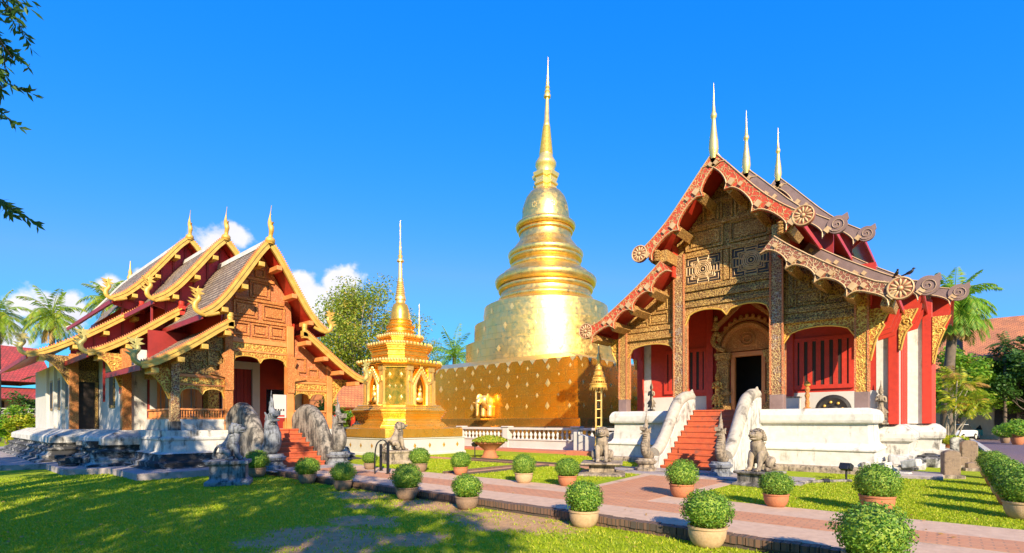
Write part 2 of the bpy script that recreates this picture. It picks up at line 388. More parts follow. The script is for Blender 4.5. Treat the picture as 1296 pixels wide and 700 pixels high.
    def build(s, name, mat, parent=None, smooth=False, angle=40, bevel=0, recalc=True, loc=None):
        o = bpy.data.objects.new(name, s.mesh(name, mat, smooth, angle, recalc)); COL.objects.link(o)
        if parent is not None: o.parent = parent
        if loc: o.location = loc
        if bevel:
            md = o.modifiers.new('bevel', 'BEVEL'); md.width = bevel; md.segments = 2; md.limit_method = 'ANGLE'; md.angle_limit = R(35)
        return o

def tag(o, label=None, cat=None, group=None, kind=None):
    if label: o['label'] = label
    if cat: o['category'] = cat
    if group: o['group'] = group
    if kind: o['kind'] = kind
    return o
def thing(name, label, cat, loc=(0, 0, 0), rz=0, group=None, scale=1):
    o = bpy.data.objects.new(name, None); COL.objects.link(o); o.location = loc; o.rotation_euler = (0, 0, rz)
    o.empty_display_size = .3
    if scale != 1: o.scale = (scale,) * 3 if not isinstance(scale, tuple) else scale
    return tag(o, label, cat, group)
def kids(o): return [c for c in bpy.data.objects if c.parent == o]
def dup(root, loc, rz=0, label=None, scale=None, parent=None):
    r = root.copy(); COL.objects.link(r)
    if parent is None:
        r.location = loc; r.rotation_euler = (0, 0, rz)
        if label: r['label'] = label
        if scale: r.scale = (scale,) * 3
    else: r.parent = parent
    for ch in kids(root): dup(ch, None, parent=r)
    return r
def skin(verts, edges, radii, sub=2, root=0):
    """grow a smooth body from a skeleton and return the finished mesh"""
    me = bpy.data.meshes.new('skeleton'); me.from_pydata(verts, edges, []); o = bpy.data.objects.new('skeleton', me); COL.objects.link(o)
    o.modifiers.new('skin', 'SKIN'); md = o.modifiers.new('sub', 'SUBSURF'); md.levels = md.render_levels = sub
    for i, r in enumerate(radii):
        me.skin_vertices[0].data[i].radius = r if isinstance(r, tuple) else (r, r); me.skin_vertices[0].data[i].use_root = (i == root)
    dg = bpy.context.evaluated_depsgraph_get(); dg.update()
    m = bpy.data.meshes.new_from_object(o.evaluated_get(dg)); bpy.data.objects.remove(o); bpy.data.meshes.remove(me)
    return m
def add_mesh(mb, me, mat=None):
    k = len(mb.v); mb.v.extend([tuple(mat @ v.co if mat else v.co) for v in me.vertices])
    for p in me.polygons: mb.face([k + i for i in p.vertices])
    bpy.data.meshes.remove(me)
def resample(pts, n):
    L = [0]
    for a, b in zip(pts, pts[1:]): L.append(L[-1] + math.hypot(b[0] - a[0], b[1] - a[1]))
    o = []; k = 0
    for i in range(n):
        t = L[-1] * i / (n - 1)
        while k < len(pts) - 2 and L[k + 1] < t: k += 1
        f = (t - L[k]) / max(1e-9, L[k + 1] - L[k]); f = min(1, max(0, f))
        o.append((pts[k][0] + (pts[k + 1][0] - pts[k][0]) * f, pts[k][1] + (pts[k + 1][1] - pts[k][1]) * f))
    return o
def smoothline(pts, n):
    """Catmull-Rom through the points, then even spacing"""
    P = [pts[0]] + list(pts) + [pts[-1]]; o = []
    for i in range(1, len(P) - 2):
        for q in range(8):
            t = q / 8; a, b, c, d = P[i - 1], P[i], P[i + 1], P[i + 2]
            o.append(tuple(.5 * (2 * b[j] + (c[j] - a[j]) * t + (2 * a[j] - 5 * b[j] + 4 * c[j] - d[j]) * t * t + (-a[j] + 3 * b[j] - 3 * c[j] + d[j]) * t ** 3) for j in range(len(b))))
    o.append(tuple(pts[-1]))
    return resample(o, n) if len(pts[0]) == 2 else o
def offs(pts, wfun):
    """shift a polyline along its lower normal by wfun(s), s in 0..1"""
    n = len(pts); o = []
    for i, p in enumerate(pts):
        a, b = pts[max(0, i - 1)], pts[min(n - 1, i + 1)]; dx, dz = b[0] - a[0], b[1] - a[1]; l = math.hypot(dx, dz) or 1
        wv = wfun(i / (n - 1)); o.append((p[0] + dz / l * wv, p[1] - dx / l * wv))
    return o
def mir(pts, s): return [(p[0] * s, p[1]) for p in pts]

# ------------------------------------------------------------------ the ground
GZ = -.17
KERB = [(7.95, -14), (7.98, -3), (8.0, 2.6), (8.1, 6.0), (8.1, 8.8), (8.1, 13.8), (8.2, 18.6)]
g = MB(); g.prism([(-900, -900), (900, -900), (900, 900), (-900, 900)], GZ - .3, GZ, 'z')
tag(g.build('ground', M['grass']), kind='structure')
def flat(name, poly, z, mat, thick=.03, edge=None):
    m = MB(); m.prism(poly, z - thick, z, 'z'); o = m.build(name, mat); return tag(o, kind='structure')
flat('garden_terrace', KERB + [(8.2, 60), (120, 60), (120, -14)], 0, M['grass'], .1)
# brick edge that holds the terrace up
kb = MB()
for a, b in zip(KERB, KERB[1:]):
    d = Vector((b[0] - a[0], b[1] - a[1])); L = d.length; ang = math.atan2(d.y, d.x); rot = Matrix.Rotation(ang, 3, 'Z')
    nb = int(L / .115)
    if a[1] < -4: nb = 0; kb.c((a[0] + b[0]) / 2, (a[1] + b[1]) / 2, -.03, L, .22, .1, rot)
    for i in range(nb):                                 # soldier course, every brick a little off
        t = (i + .5) / nb
        kb.c(a[0] + d.x * t + random.uniform(-.008, .008), a[1] + d.y * t, -.043 + random.uniform(-.006, .006), L / nb - .012, .22, .115, rot @ Matrix.Rotation(random.uniform(-.03, .03), 3, 'Z'))
    kb.c((a[0] + b[0]) / 2 + .02, (a[1] + b[1]) / 2, -.135, L, .2, .09, rot)
tag(kb.build('kerb', M['brick_edge']), kind='structure')
z = .006
flat('path', [(8.06, -14), (8.09, -3), (8.11, 2.6), (8.21, 6.0), (8.21, 8.8), (8.21, 13.8), (8.31, 18.9), (11.35, 18.9), (11.35, 12.7), (16, 12.7), (16, 11.95), (11.35, 11.95), (11.35, 7.2), (15.4, 7.6), (15.4, 4.5), (11.35, 4.6), (11.35, -14)], z, M['path_concrete'])
flat('path_brick_band', [(9.25, -14), (9.25, 18.8), (10.2, 18.8), (10.2, -14)], z + .005, M['path_brick'], .004)
flat('path_brick_branch', [(10.25, 4.95), (15.3, 4.85), (15.3, 7.25), (10.25, 6.9)], z + .005, M['path_brick'], .004)
flat('path_brick_lane', [(11.4, 12.05), (15.98, 12.05), (15.98, 12.6), (11.4, 12.6)], z + .005, M['path_brick'], .004)
flat('path_cross', [(16.02, 8.2), (16.8, 8.2), (16.8, 22.5), (16.02, 22.5)], z, M['path_brick'])
lk = MB()
for x0, x1, y0, y1 in ((11.4, 16.0, 11.82, 11.94), (11.4, 15.9, 12.72, 12.84), (15.9, 16.02, 12.84, 16.6), (16.82, 16.94, 8.4, 17.2)):
    lk.b(x0, x1, y0, y1, -.02, .07)
tag(lk.build('lawn_edging', M['brick_edge']), kind='structure')
flat('landing', [(15.4, 3.0), (17.4, 3.0), (17.4, 9.4), (15.4, 9.4)], .05, M['slab'], .06)
flat('landing_step', [(16.3, 4.0), (17.4, 4.0), (17.4, 8.6), (16.3, 8.6)], .1, M['slab'], .045)
m = MB(); m.b(22.6, 24.2, 8, 29, -.02, .13)
tag(m.build('terrace', M['terrace_red'], bevel=.015), kind='structure')
m = MB(); m.b(22.05, 22.6, 12.2, 15.2, -.02, .24)
tag(m.build('terrace_step', M['terrace_red'], bevel=.015), kind='structure')
flat('road', [(20, -1.9), (75, -1.9), (75, -14), (14, -14)], .01, M['road'])
m = MB(); m.b(40, 75, -1.9, -1.6, -.02, .13); m.b(22, 40, -1.75, -1.6, -.02, .1)
tag(m.build('road_kerb', M['kerb'], bevel=.01), kind='structure')
flat('pavement', [(50, -1.6), (90, -1.6), (90, 6), (50, 6)], .03, M['slab'])
m = MB()
for poly, zz in (([(4.55, 19.75), (8.0, 19.6), (8.0, 22), (5.5, 22)], .02), ([(3.3, 23.8), (4.5, 23.2), (4.55, 19.75), (7, 22), (7, 30), (3.3, 30)], .015), ([(1.9, 28.0), (3.3, 27.6), (3.4, 24), (6, 28), (6, 50), (1.9, 50)], .01)):
    m.prism(poly, GZ - .05, zz + .03, 'z')
tag(m.build('paving', M['slab'], bevel=.012), kind='structure')
flat('forecourt', [(7.95, 17.6), (11.6, 17.6), (11.6, 21.6), (7.95, 21.6)], .012, M['slab'])

# ------------------------------------------------------------------ temple halls
def rings(mb, x0, x1, y0, y1, prof):
    k = len(mb.v)
    for o, z in prof: mb.pts([(x0 - o, y0 - o, z), (x1 + o, y0 - o, z), (x1 + o, y1 + o, z), (x0 - o, y1 + o, z)])
    n = len(prof)
    for i in range(n - 1):
        for j in range(4): jj = (j + 1) % 4; a = k + i * 4; mb.face((a + j, a + jj, a + 4 + jj, a + 4 + j))
    mb.face((k + 3, k + 2, k + 1, k)); e = k + 4 * (n - 1); mb.face((e, e + 1, e + 2, e + 3))
    return mb
def rotY(p, q):
    """rotation that lays local x along the (x, z) segment p-q"""
    return Matrix.Rotation(-math.atan2(q[1] - p[1], q[0] - p[0]), 3, 'Y')

def scallop(n, wmin, wmax):
    def f(s):
        u = (s * n) % 1 if s < 1 else 1
        return wmax - (wmax - wmin) * math.sqrt(max(0, 1 - (2 * u - 1) ** 2))
    return f

def rosette(sgn, c, r, y, mats, spiral):
    m = MB(); n = 20
    poly = [(c[0] + r * math.cos(2 * math.pi * i / n), c[1] + r * math.sin(2 * math.pi * i / n)) for i in range(n)]
    m.prism(poly, y - .03, y + .13); m.cur = 1
    if spiral:
        P = [(c[0] + sgn * r * .82 * (1 - t / 26) * math.cos(-2.6 + t * .5), y - .05, c[1] + r * .82 * (1 - t / 26) * math.sin(-2.6 + t * .5)) for t in range(24)]
        m.tube(P, r * .045, 5)
        m.cur = 0; m.prism([(c[0] + sgn * r * a, c[1] + r * b) for a, b in ((.3, .8), (1.0, 1.15), (1.12, .5), (.8, .1))], y - .02, y + .1)
    else:
        for i in range(12):
            a = 2 * math.pi * i / 12; rot = Matrix.Rotation(-a, 3, 'Y')
            m.ball((c[0] + r * .55 * math.cos(a), y - .035, c[1] + r * .55 * math.sin(a)), (r * .3, .03, r * .1), 8, 5, rot)
        m.ball(c[:1] + (y - .04,) + c[1:], (r * .2, .05, r * .2), 10, 6)
        P = [(c[0] + r * .92 * math.cos(t * math.pi / 12), y - .035, c[1] + r * .92 * math.sin(t * math.pi / 12)) for t in range(25)]
        m.tube(P, r * .07, 5)
    return m

def make_tier(root, up, lo, y0, y1, st, first=False):
    """one telescoped roof tier: steep upper roof, lower skirt roof, boards, finial"""
    tile = M[st['tile']]; th = .1
    rf = MB(); sf = MB(); ui = offs(up, lambda u: th); ui[0] = (0, up[0][1] - th * 1.5)
    rf.sheet(mir(up, -1)[::-1] + up[1:], y0 + .12, y1); sf.sheet(mir(ui, -1)[::-1] + ui[1:], y0 + .11, y1)
    roof = rf.build('roof', tile, root, True, 50)
    sf.build('soffit', M['red'], roof)
    rc = MB(); rc.b(-.14, .14, y0 + .12, y1, up[0][1] - .12, up[0][1] + .1, .04); rc.build('ridge_cap', M['ridge'], roof)
    Lows = {}
    for s in (1, -1):
        ve = MB(); ve.strip(mir(offs(up, lambda u: -.07), s), mir(offs(up, lambda u: .12), s), y1 - .02, y1 + .16); ve.build('verge', M['ridge'], roof)
        lr = MB(); lr.sheet(mir(lo, s), y0 + .12, y1); low = Lows[s] = lr.build('lower_roof', tile, root, True, 50)
        ls = MB(); ls.sheet(mir(offs(lo, lambda u: th), s), y0 + .11, y1); ls.build('soffit', M['red'], low)
        fr = MB(); xi = lo[0][0]; fr.b(min(s * xi, s * (xi - .06)), max(s * xi, s * (xi - .06)), y0 + 1.0, y1, lo[0][1] - .4, up[-1][1] + .3); fr.build('frieze', M['red'], root)
        ve = MB(); ve.strip(mir(offs(lo, lambda u: -.06), s), mir(offs(lo, lambda u: .12), s), y1 - .02, y1 + .14); ve.build('verge', M['ridge'], low)
        for pts, par in ((up, roof), (lo, low)):
            p = pts[-1]; ed = MB(); ed.b(*sorted((s * (p[0] - .05), s * (p[0] - .0))), y0 + .12, y1, p[1] - .2, p[1] - .005); ed.build('eave_board', M['red_dark'] if st['kind'] == 'left' else M['red'], par)
    for par, pts, nsc in ((roof, up, st['nu']), (low, lo, st['nl'])):
        for s in (1, -1):
            par = roof if pts is up else Lows[s]; low = Lows[s]
            bb = MB(); n = 12 * nsc + 1; P = resample(pts, n)
            outer = offs(P, lambda u: -.09); inner = offs(P, st['w'] if st['kind'] == 'left' else scallop(nsc, st['wmin'], st['wmax']))
            if pts is up: outer[0] = (0, outer[0][1] + .06); inner[0] = (0, inner[0][1] - .12)
            bb.strip(mir(outer, s), mir(inner, s), y0, y0 + .11)
            if st['kind'] == 'left':
                bb.cur = 1; nt_ = int(len(P) * 1.25); Q = resample(P, nt_)
                for a, b in zip(Q, Q[1:]):
                    mx_, mz_ = (a[0] + b[0]) / 2, (a[1] + b[1]) / 2; dx, dz = b[0] - a[0], b[1] - a[1]; l = math.hypot(dx, dz)
                    bb.prism([(s * (a[0] - dz / l * .08), a[1] + dx / l * .08), (s * (b[0] - dz / l * .08), b[1] + dx / l * .08), (s * (mx_ - dz / l * .17 - dx * .2), mz_ + dx / l * .17 - dz * .2)], y0 + .015, y0 + .085)
                bb.cur = 0
                bb.strip(mir(offs(P, lambda u: -.05), s), mir(offs(P, lambda u: .0), s), y0 - .03, y0 + .01)
            else:
                edge = [(s * x, y0 - .01, zz) for x, zz in offs(P, lambda u: scallop(nsc, st['wmin'], st['wmax'])(u) - .04)]
                bb.cur = 1; bb.tube(edge, .022, 5); bb.tube([(s * x, y0 - .01, zz) for x, zz in offs(P, lambda u: -.06)], .022, 5)
                if not first or True:
                    for kx in range(nsc * 2):                  # square studs
                        u = (kx + .5) / (nsc * 2); p = offs(P, lambda q: .16 if kx % 2 == 0 else .24)[int(u * (n - 1))]
                        if kx % 2: p = offs(P, lambda q: .3)[min(n - 1, int((kx + 1) / (nsc * 2) * (n - 1)))]
                        e = .1 if kx % 2 == 0 else .15
                        bb.prism([(s * (p[0] - e), p[1]), (s * p[0], p[1] - e), (s * (p[0] + e), p[1]), (s * p[0], p[1] + e)], y0 - .06, y0 + .02)
            bm_ = [M[('board_cream' if st['kind'] == 'right' and par is low and s > 0 else st['board']) if first else st['board2']], M[st['trim']]]
            bb.build('bargeboard', bm_, par)
            tip = outer[-1]; tp = (s * tip[0], tip[1])
            if st['kind'] == 'left':
                nm = MB(); sc = .84 if pts is up else .8
                P3 = smoothline([(s * (tip[0] - .75 * sc), y0 + .05, tip[1] + .03 * sc), (s * (tip[0] - .2 * sc), y0 + .05, tip[1] - .13 * sc), (s * (tip[0] + .16 * sc), y0 + .05, tip[1] + .0), (s * (tip[0] + .22 * sc), y0 + .05, tip[1] + .28 * sc), (s * (tip[0] + .06 * sc), y0 + .05, tip[1] + .55 * sc), (s * (tip[0] + .16 * sc), y0 + .05, tip[1] + .82 * sc), (s * (tip[0] + .08 * sc), y0 + .05, tip[1] + 1.1 * sc)], 0)
                nn = len(P3); nm.tube(P3, [.06 + .035 * math.sin(math.pi * min(1, i / nn * 1.3)) - .06 * max(0, i / nn - .72) / .28 for i in range(nn)], 8, .7)
                for q in (.45, .55, .65, .74, .82):            # crest and jaw
                    p = P3[int(q * nn)]; nm.prism([(p[0] + s * .02, p[2] - .07), (p[0] + s * .26, p[2] + .14), (p[0] + s * .02, p[2] + .1)], y0 + .02, y0 + .08)
                p = P3[int(.8 * nn)]
                nm.prism([(p[0], p[2] - .1), (p[0] - s * .26, p[2] - .02), (p[0] - s * .1, p[2] + .05), (p[0] - s * .22, p[2] + .16), (p[0], p[2] + .16)], y0 + .01, y0 + .09)
                nm.build('naga_tip', M['gold_paint' if pts is up else st['naga']], par, True, 50)
            else:
                c = (s * (tip[0] + .10), tip[1] - .2)
                m_ = rosette(s, c, .35, y0 - .02, None, not first)
                m_.build('rosette', [M['board_grey'] if not first else M['rosette'], M['cream'] if first else M['board_light']], par, True, 40)
    fz = up[0][1]; f = MB()
    if st['kind'] == 'left':
        P3 = smoothline([(0, y0 + .05, fz - .05), (0, y0 - .02, fz + .25), (0, y0 - .08, fz + .5), (0, y0 + .06, fz + .8), (0, y0 + .02, fz + 1.1), (0, y0 - .1, fz + 1.45)], 0)
        nn = len(P3); f.tube(P3, [max(.012, .17 * (1 - (i / nn)) ** 1.1 * (1 - .35 * math.sin(i / nn * 9))) for i in range(nn)], 8)
        f.ball((0, y0 + .03, fz + .05), (.2, .2, .16), 10, 6)
        f.prism([(y0 - .06, fz + .62), (y0 - .28, fz + .72), (y0 - .04, fz + .82)], -.03, .03, 'x')
        f.build('finial', M['gold_paint'], roof, True, 60)
    else:
        h = st['fin']
        f.lathe([(.16, -.25), (.24, 0), (.27, .12), (.25, .4), (.17, .8), (.12, 1.1), (.10, 1.28), (.16, 1.33), (.18, 1.42), (.12, 1.5), (.1, 1.56), (.085, 1.7), (.05, 2.0), (.055, 2.05), (.03, 2.35), (.01, 2.65)], 12)
        f.v = [(x * .66, y * .66 + y0 + .05, zz * h / 2.65 + fz + .08) for x, y, zz in f.v]
        f.build('finial', M['gold_leaf'], roof, True, 50)
    return roof, low

def under(up, lo, x):
    """height of the roof's top line at x"""
    x = abs(x); L = up if x < up[-1][0] else lo
    if L is lo and x < lo[0][0]: return up[-1][1]
    for a, b in zip(L, L[1:]):
        if a[0] <= x <= b[0]: return a[1] + (b[1] - a[1]) * (x - a[0]) / (b[0] - a[0])
    return L[-1][1]
def gable_poly(up, lo, zb, gap=.14, xmax=None, lower=True):
    if xmax: lo = resample(lo, 60)
    """everything under the roof line down to zb"""
    U = offs(up, lambda u: gap); P = [p for p in U]
    if lower:
        Q = [p for p in offs(lo, lambda u: gap) if xmax is None or p[0] < xmax]
        P += Q
    P[0] = (0, P[0][1] - .1)
    xe = P[-1][0]
    right = P + [(xe, zb)]
    return right + [(-x, zz) for x, zz in reversed(right)][:-1]

def frames(mb, rects, y, wd=.07, t=.05, inner=True):
    """raised panel frames on a wall that faces -y"""
    for x0, x1, z0, z1 in rects:
        for a in ((x0, x1, z0, z0 + wd), (x0, x1, z1 - wd, z1)): mb.b(a[0], a[1], y - t, y + .02, a[2], a[3])
        for a in ((x0, x0 + wd), (x1 - wd, x1)): mb.b(a[0], a[1], y - t + .004, y + .02, z0 + wd, z1 - wd)
        if inner and x1 - x0 > .5 and z1 - z0 > .4:
            q = wd * 1.9; mb.b(x0 + q, x1 - q, y - t * .6, y + .02, z0 + q, z1 - q)
def arch_panel(x0, x1, ztop, zpeak, zend, n, zcusp=None, seg=10):
    """board with a scalloped lower edge"""
    P = [(x0, ztop), (x0, zend)]; zc = zend if zcusp is None else zcusp
    for k in range(n):
        a, b = x0 + (x1 - x0) * k / n, x0 + (x1 - x0) * (k + 1) / n
        za = zend if k == 0 else zc; zb = zend if k == n - 1 else zc
        for i in range(1, seg + 1):
            t = i / seg; base = za + (zb - za) * t; h = math.sqrt(max(0, 1 - (2 * t - 1) ** 2)) ** .8
            P.append((a + (b - a) * t, base + (zpeak - base) * h))
    P.append((x1, ztop)); return P
def window_bars(name, root, x0, x1, z0, z1, y, n, fr, bar, deep, wd=.1):
    f = MB(); f.b(x0 - wd, x1 + wd, y - .07, y + .04, z0 - wd, z0); f.b(x0 - wd, x1 + wd, y - .07, y + .04, z1, z1 + wd)
    f.b(x0 - wd, x0, y - .066, y + .04, z0, z1); f.b(x1, x1 + wd, y - .066, y + .04, z0, z1)
    o = f.build(name, fr, root)
    p = MB(); p.b(x0, x1, y - .012, y + .01, z0, z1); p.build('pane', deep, o)
    b = MB(); s = (x1 - x0) / n
    for i in range(n): c = x0 + s * (i + .5); b.b(c - s * .28, c + s * .28, y - .05, y - .014, z0, z1)
    b.build('bars', bar, o); return o

# ---- the right hall, gilded front towards the garden
def build_right_hall():
    root = thing('temple_hall', 'dark gilded temple hall with scalloped bargeboards and three tall gold roof spikes', 'temple', (21, 6.72, 0), R(-90))
    UF = [(0, 1), (.18, .80), (.335, .62), (.5, .43), (.655, .27), (.82, .13), (1, 0)]
    LF = [(0, 1), (.14, .81), (.31, .61), (.5, .405), (.69, .21), (.86, .06), (1, 0)]
    st = dict(kind='right', tile='tile_grey', nu=3, nl=4, wmin=.34, wmax=.66, board='board_red', board2='board_grey', trim='cream', fin=2.62)
    T = [(-1.5, 3.5, 11.85, 2.85, 8.85, 2.05, 8.2, 5.5, 5.92), (2.6, 9.1, 12.8, 3.25, 9.65, 2.4, 9.0, 6.05, 6.75), (8.1, 17.5, 14.45, 3.65, 10.75, 2.75, 10.0, 6.95, 7.42)]
    C = []
    for i, (y0, y1, az, hu, tz, xi, zi, hl, lz) in enumerate(T):
        up = resample([(hu * a, tz + (az - tz) * b) for a, b in UF], 16); lo = resample([(xi + (hl - xi) * a, lz + (zi - lz) * b) for a, b in LF], 16)
        C.append((up, lo)); st['fin'] = (2.62, 2.55, 2.55)[i]
        make_tier(root, up, lo, y0, y1, st, i == 0)
        if i:
            m = MB(); m.prism(gable_poly(up, lo, lz - .35, xmax=(0, 5.25, 6.1)[i]), y0 + .9, y0 + 1.0); gw = m.build('gable_wall', M['red'], root)
            bt = MB()
            for k in range(-9, 10):
                x = k * .62
                if abs(x) < hl - .5: bt.b(x - .04, x + .04, y0 + .85, y0 + .91, under(up, lo, x) - 2.6, under(up, lo, x) - .3)
            bt.build('battens', M['red_dark'], gw)
    up, lo = C[0]
    # podium with mouldings
    prof = [(.30, 0), (.30, .12), (.22, .14), (.20, .72), (.26, .74), (.26, .80), (.12, .86), (.04, 1.0), (0, 1.55), (.0, 1.66), (.14, 1.69), (.17, 1.78), (.17, 1.98), (.12, 2.1), (.06, 2.17), (0, 2.2)]
    m = MB(); rings(m, -4.72, 4.72, -.55, 3.2, prof); pod = m.build('podium', M['white'], root, bevel=.02)
    m = MB(); rings(m, -5.1, 5.1, -.95, 3.2, [(.12, -.05), (.1, .13), (.06, .2), (.0, .22)]); m.build('plinth', M['beige_stone'], pod, bevel=.02)
    p2 = [(.75, -.05), (.75, .2), (.4, .24), (.42, .45), (.25, .5), (.3, .95), (.42, 1.0), (.46, 1.12), (.46, 1.28), (.34, 1.42), (.16, 1.58), (0, 1.64)]
    for x, ya, yb, zt, mt in ((5.35, 3.2, 8.6, 1.64, 'white_worn'), (6.2, 8.6, 18, 1.66, 'white_worn')):
        m = MB(); rings(m, -x, x, ya, yb, [(o, zz * zt / 1.64) for o, zz in p2]); m.build('podium', M[mt], root, bevel=.02)
    for i in range(16):                                            # broken dark stone at the foot of the side podium
        m = MB()
        yy = 1.7 + i * .42; xx = 5.3 + (.9 if yy > 4 else .35) + random.uniform(-.12, .25); s_ = random.uniform(.25, .5)
        m.c(xx, yy, s_ * .4, s_, s_ * 1.3, s_ * .9, Matrix.Rotation(random.uniform(-.4, .4), 3, 'Z') @ Matrix.Rotation(random.uniform(-.2, .2), 3, 'X')); m.build('rubble_block', M['black_stone'], root, bevel=.03)
    # stairs
    m = MB(); n = 11; y_f = -3.9; run = (3.35) / n
    for i in range(n): m.b(-1.0, 1.0, y_f + run * i, -.5, max(.0, .2 * i - .02), .2 * (i + 1) - (.004 if i == n - 1 else 0))
    st_ = m.build('stairs', M['step_red'], root, bevel=.02)
    nz = MB()
    for i in range(n): nz.b(-1.0, 1.0, y_f + run * i - .03, y_f + run * i + .05, .2 * (i + 1) - .05, .2 * (i + 1) + .006)
    nz.build('nosing', M['step_red'], st_)
    # serpent balustrades
    for s in (1, -1):
        top = smoothline([(-3.95, .62), (-3.5, .82), (-2.9, 1.35), (-2.3, 2.02), (-1.75, 2.5), (-1.1, 2.72), (-.55, 2.76)], 30)
        m = MB(); m.prism([(y, zz - .12) for y, zz in top] + [(-.55, .05), (-3.95, .05)], s * 1.03, s * 1.45, 'x')
        bl = m.build('balustrade', M['white_worn'], root, bevel=.02)
        b = MB(); path = [(s * 1.24, y, zz) for y, zz in top] + [(s * 1.24, -.48, 2.83), (s * 1.24, -.36, 3.06)]
        b.tube(path, [.22] * 30 + [.15, .02], 10); b.build('serpent_back', M['rail_stone'], bl, True, 60)
    # columns
    cols = MB
    for x, zt, w_ in ((-1.87, 8.75, .21), (1.87, 8.75, .21), (-4.5, 6.1, .18), (4.5, 6.1, .18)):
        m = MB(); m.b(x - w_, x + w_, -w_, w_, 2.2, zt); o = m.build('column', M['column_carved'] if abs(x) < 3 else M['gold_carved'] if x > 0 else M['ochre_carved'], root, bevel=.02)
        b = MB(); b.b(x - w_ - .025, x + w_ + .025, -w_ - .025, w_ + .025, 2.2, 2.75); b.build('column_base', M['board_grey'], o, bevel=.015)
        e = MB()
        for a in (-1, 1):
            for bb in (-1, 1): e.b(x + a * w_ - .03, x + a * w_ + .03, bb * w_ - .03, bb * w_ + .03, 2.76, zt)
        e.build('column_edge', M['pink_panel'], o)
    # gable front
    gp = [p for p in gable_poly(up, lo, 6.6, .16, lower=False)]
    gp = [p for p in gp if abs(p[0]) < 2.7 or p[1] > 6.7]
    U = offs(up, lambda u: .16); half = [(x, zz) for x, zz in U if x < 2.05] ; half[0] = (0, half[0][1] - .12)
    poly = half + [(2.05, half[-1][1] - .1), (2.05, 6.55)]; poly = poly + [(-x, zz) for x, zz in reversed(poly)][:-1]
    m = MB(); m.prism(poly, .05, .15); gw = m.build('gable_panel', M['brown_carved'], root)
    f = MB()
    rows = [(6.95, 8.62, [(-1.75, -.17), (.17, 1.75)]), (8.86, 9.72, [(-1.6, -.12), (.12, 1.6)]), (9.86, 10.62, [(-.95, -.3), (-.24, .24), (.3, .95)]), (10.7, 11.1, [(-.22, .22)])]
    for z0, z1, xs in rows[1:]:
        for a, b in xs: frames(f, [(a, b, z0, z1)], .05, .08, .07)
    for zz, hw in ((8.72, 1.66), (9.79, 1.35), (10.67, .72)): f.b(-hw, hw, -.06, .06, zz - .07, zz + .07)
    f.b(-.1, .1, -.05, .06, 7.42, 8.62)
    f.b(-1.66, -1.52, -.04, .06, 8.86, 9.4); f.b(1.52, 1.66, -.04, .06, 8.86, 9.4)
    f.build('panel_frame', M['ochre_carved'], gw, bevel=.012)
    for s in (-1, 1):                                            # the two medallion panels
        c = s * .93; p = MB(); p.b(c - .72, c + .72, .0, .045, 7.44, 8.6); mp = p.build('medallion_panel', M['dark'], gw)
        d = MB(); zc = 8.02
        for hw in (.68, .56, .44, .34):
            st8 = []; q_ = hw / 3
            for qx, qz in ((1, 1), (-1, 1), (-1, -1), (1, -1)):
                seq = [(hw, q_ * .8), (hw - q_, q_ * .8), (hw - q_, q_ * 1.6), (hw - 2 * q_, q_ * 1.6), (hw - 2 * q_, q_ * 2.4)]
                seq = seq if qx * qz > 0 else seq[::-1]
                st8 += [(c + qx * x, zc + qz * zz) for x, zz in seq]
            for a, b in zip(st8, st8[1:] + st8[:1]): d.tube([(a[0], -.01, a[1]), (b[0], -.01, b[1])], .022, 4)
        for qx in (1, -1):
            for qz in (1, -1):
                for e_ in (.62, .5): d.tube([(c + qx * e_, -.01, zc + qz * .26), (c + qx * e_, -.01, zc + qz * (e_ - .14)), (c + qx * .3, -.01, zc + qz * (e_ - .14))], .02, 4)
        for r_ in (.33, .27, .2, .13): d.tube([(c + r_ * math.cos(t * math.pi / 12), -.02, zc + r_ * math.sin(t * math.pi / 12)) for t in range(25)], .024, 5)
        d.ball((c, -.02, zc), (.05, .04, .05), 8, 5)
        d.build('medallion', M['cream'], mp)
        fb = MB(); frames(fb, [(c - .78, c + .78, 7.38, 8.64)], .03, .07, .08, False); fb.build('medallion_frame', M['ochre_carved'], mp)
    b = MB()
    for z0, z1, t in ((7.16, 7.36, .10), (6.98, 7.15, .02), (6.8, 6.97, .13), (6.68, 6.79, .04), (6.5, 6.67, .09)): b.b(-1.66, 1.66, -t, .1, z0, z1)
    b.build('beam', M['brown_carved'], root, bevel=.015)
    m = MB(); m.prism(arch_panel(-1.66, 1.66, 6.5, 6.36, 5.78, 2, 6.02), -.02, .1)
    ap = m.build('arch_panel', M['ochre_carved'], root)
    e = MB(); P = arch_panel(-1.66, 1.66, 6.5, 6.36, 5.78, 2, 6.02)[1:-1]; e.tube([(x, -.03, zz) for x, zz in P], .035, 5); e.build('arch_edge', M['gold_paint'], ap)
    for s in (1, -1):                                            # side bays
        xa, xb = 2.08, 4.32
        L = [p for p in offs(lo, lambda u: .16) if xa < p[0] < xb + .2]
        poly = [(xa, under(up, lo, xa) - .35)] + L + [(xb + .2, 5.3), (xb, 5.3), (xa, 5.3)]
        m = MB(); m.prism(mir(poly, s), .05, .14); sp = m.build('side_panel', M['brown_carved'] if s > 0 else M['ochre_carved'], root)
        f = MB(); rr = [(xa + .05, xa + .3, 6.0, 7.5), (xa + .36, 3.3, 6.0, 6.5), (xa + .36, xa + .85, 6.6, 7.15), (3.36, 3.95, 5.95, 6.22)]
        frames(f, [tuple(sorted((s * a, s * b))) + (c_, d_) for a, b, c_, d_ in rr], .05, .06, .06)
        for z0, z1, t in ((5.72, 5.9, .08), (5.52, 5.71, .03), (5.36, 5.51, .12)): f.b(*sorted((s * xa, s * xb)), -t, .08, z0, z1)
        f.build('panel_frame', M['brown_carved'] if s > 0 else M['ochre_carved'], sp, bevel=.012)
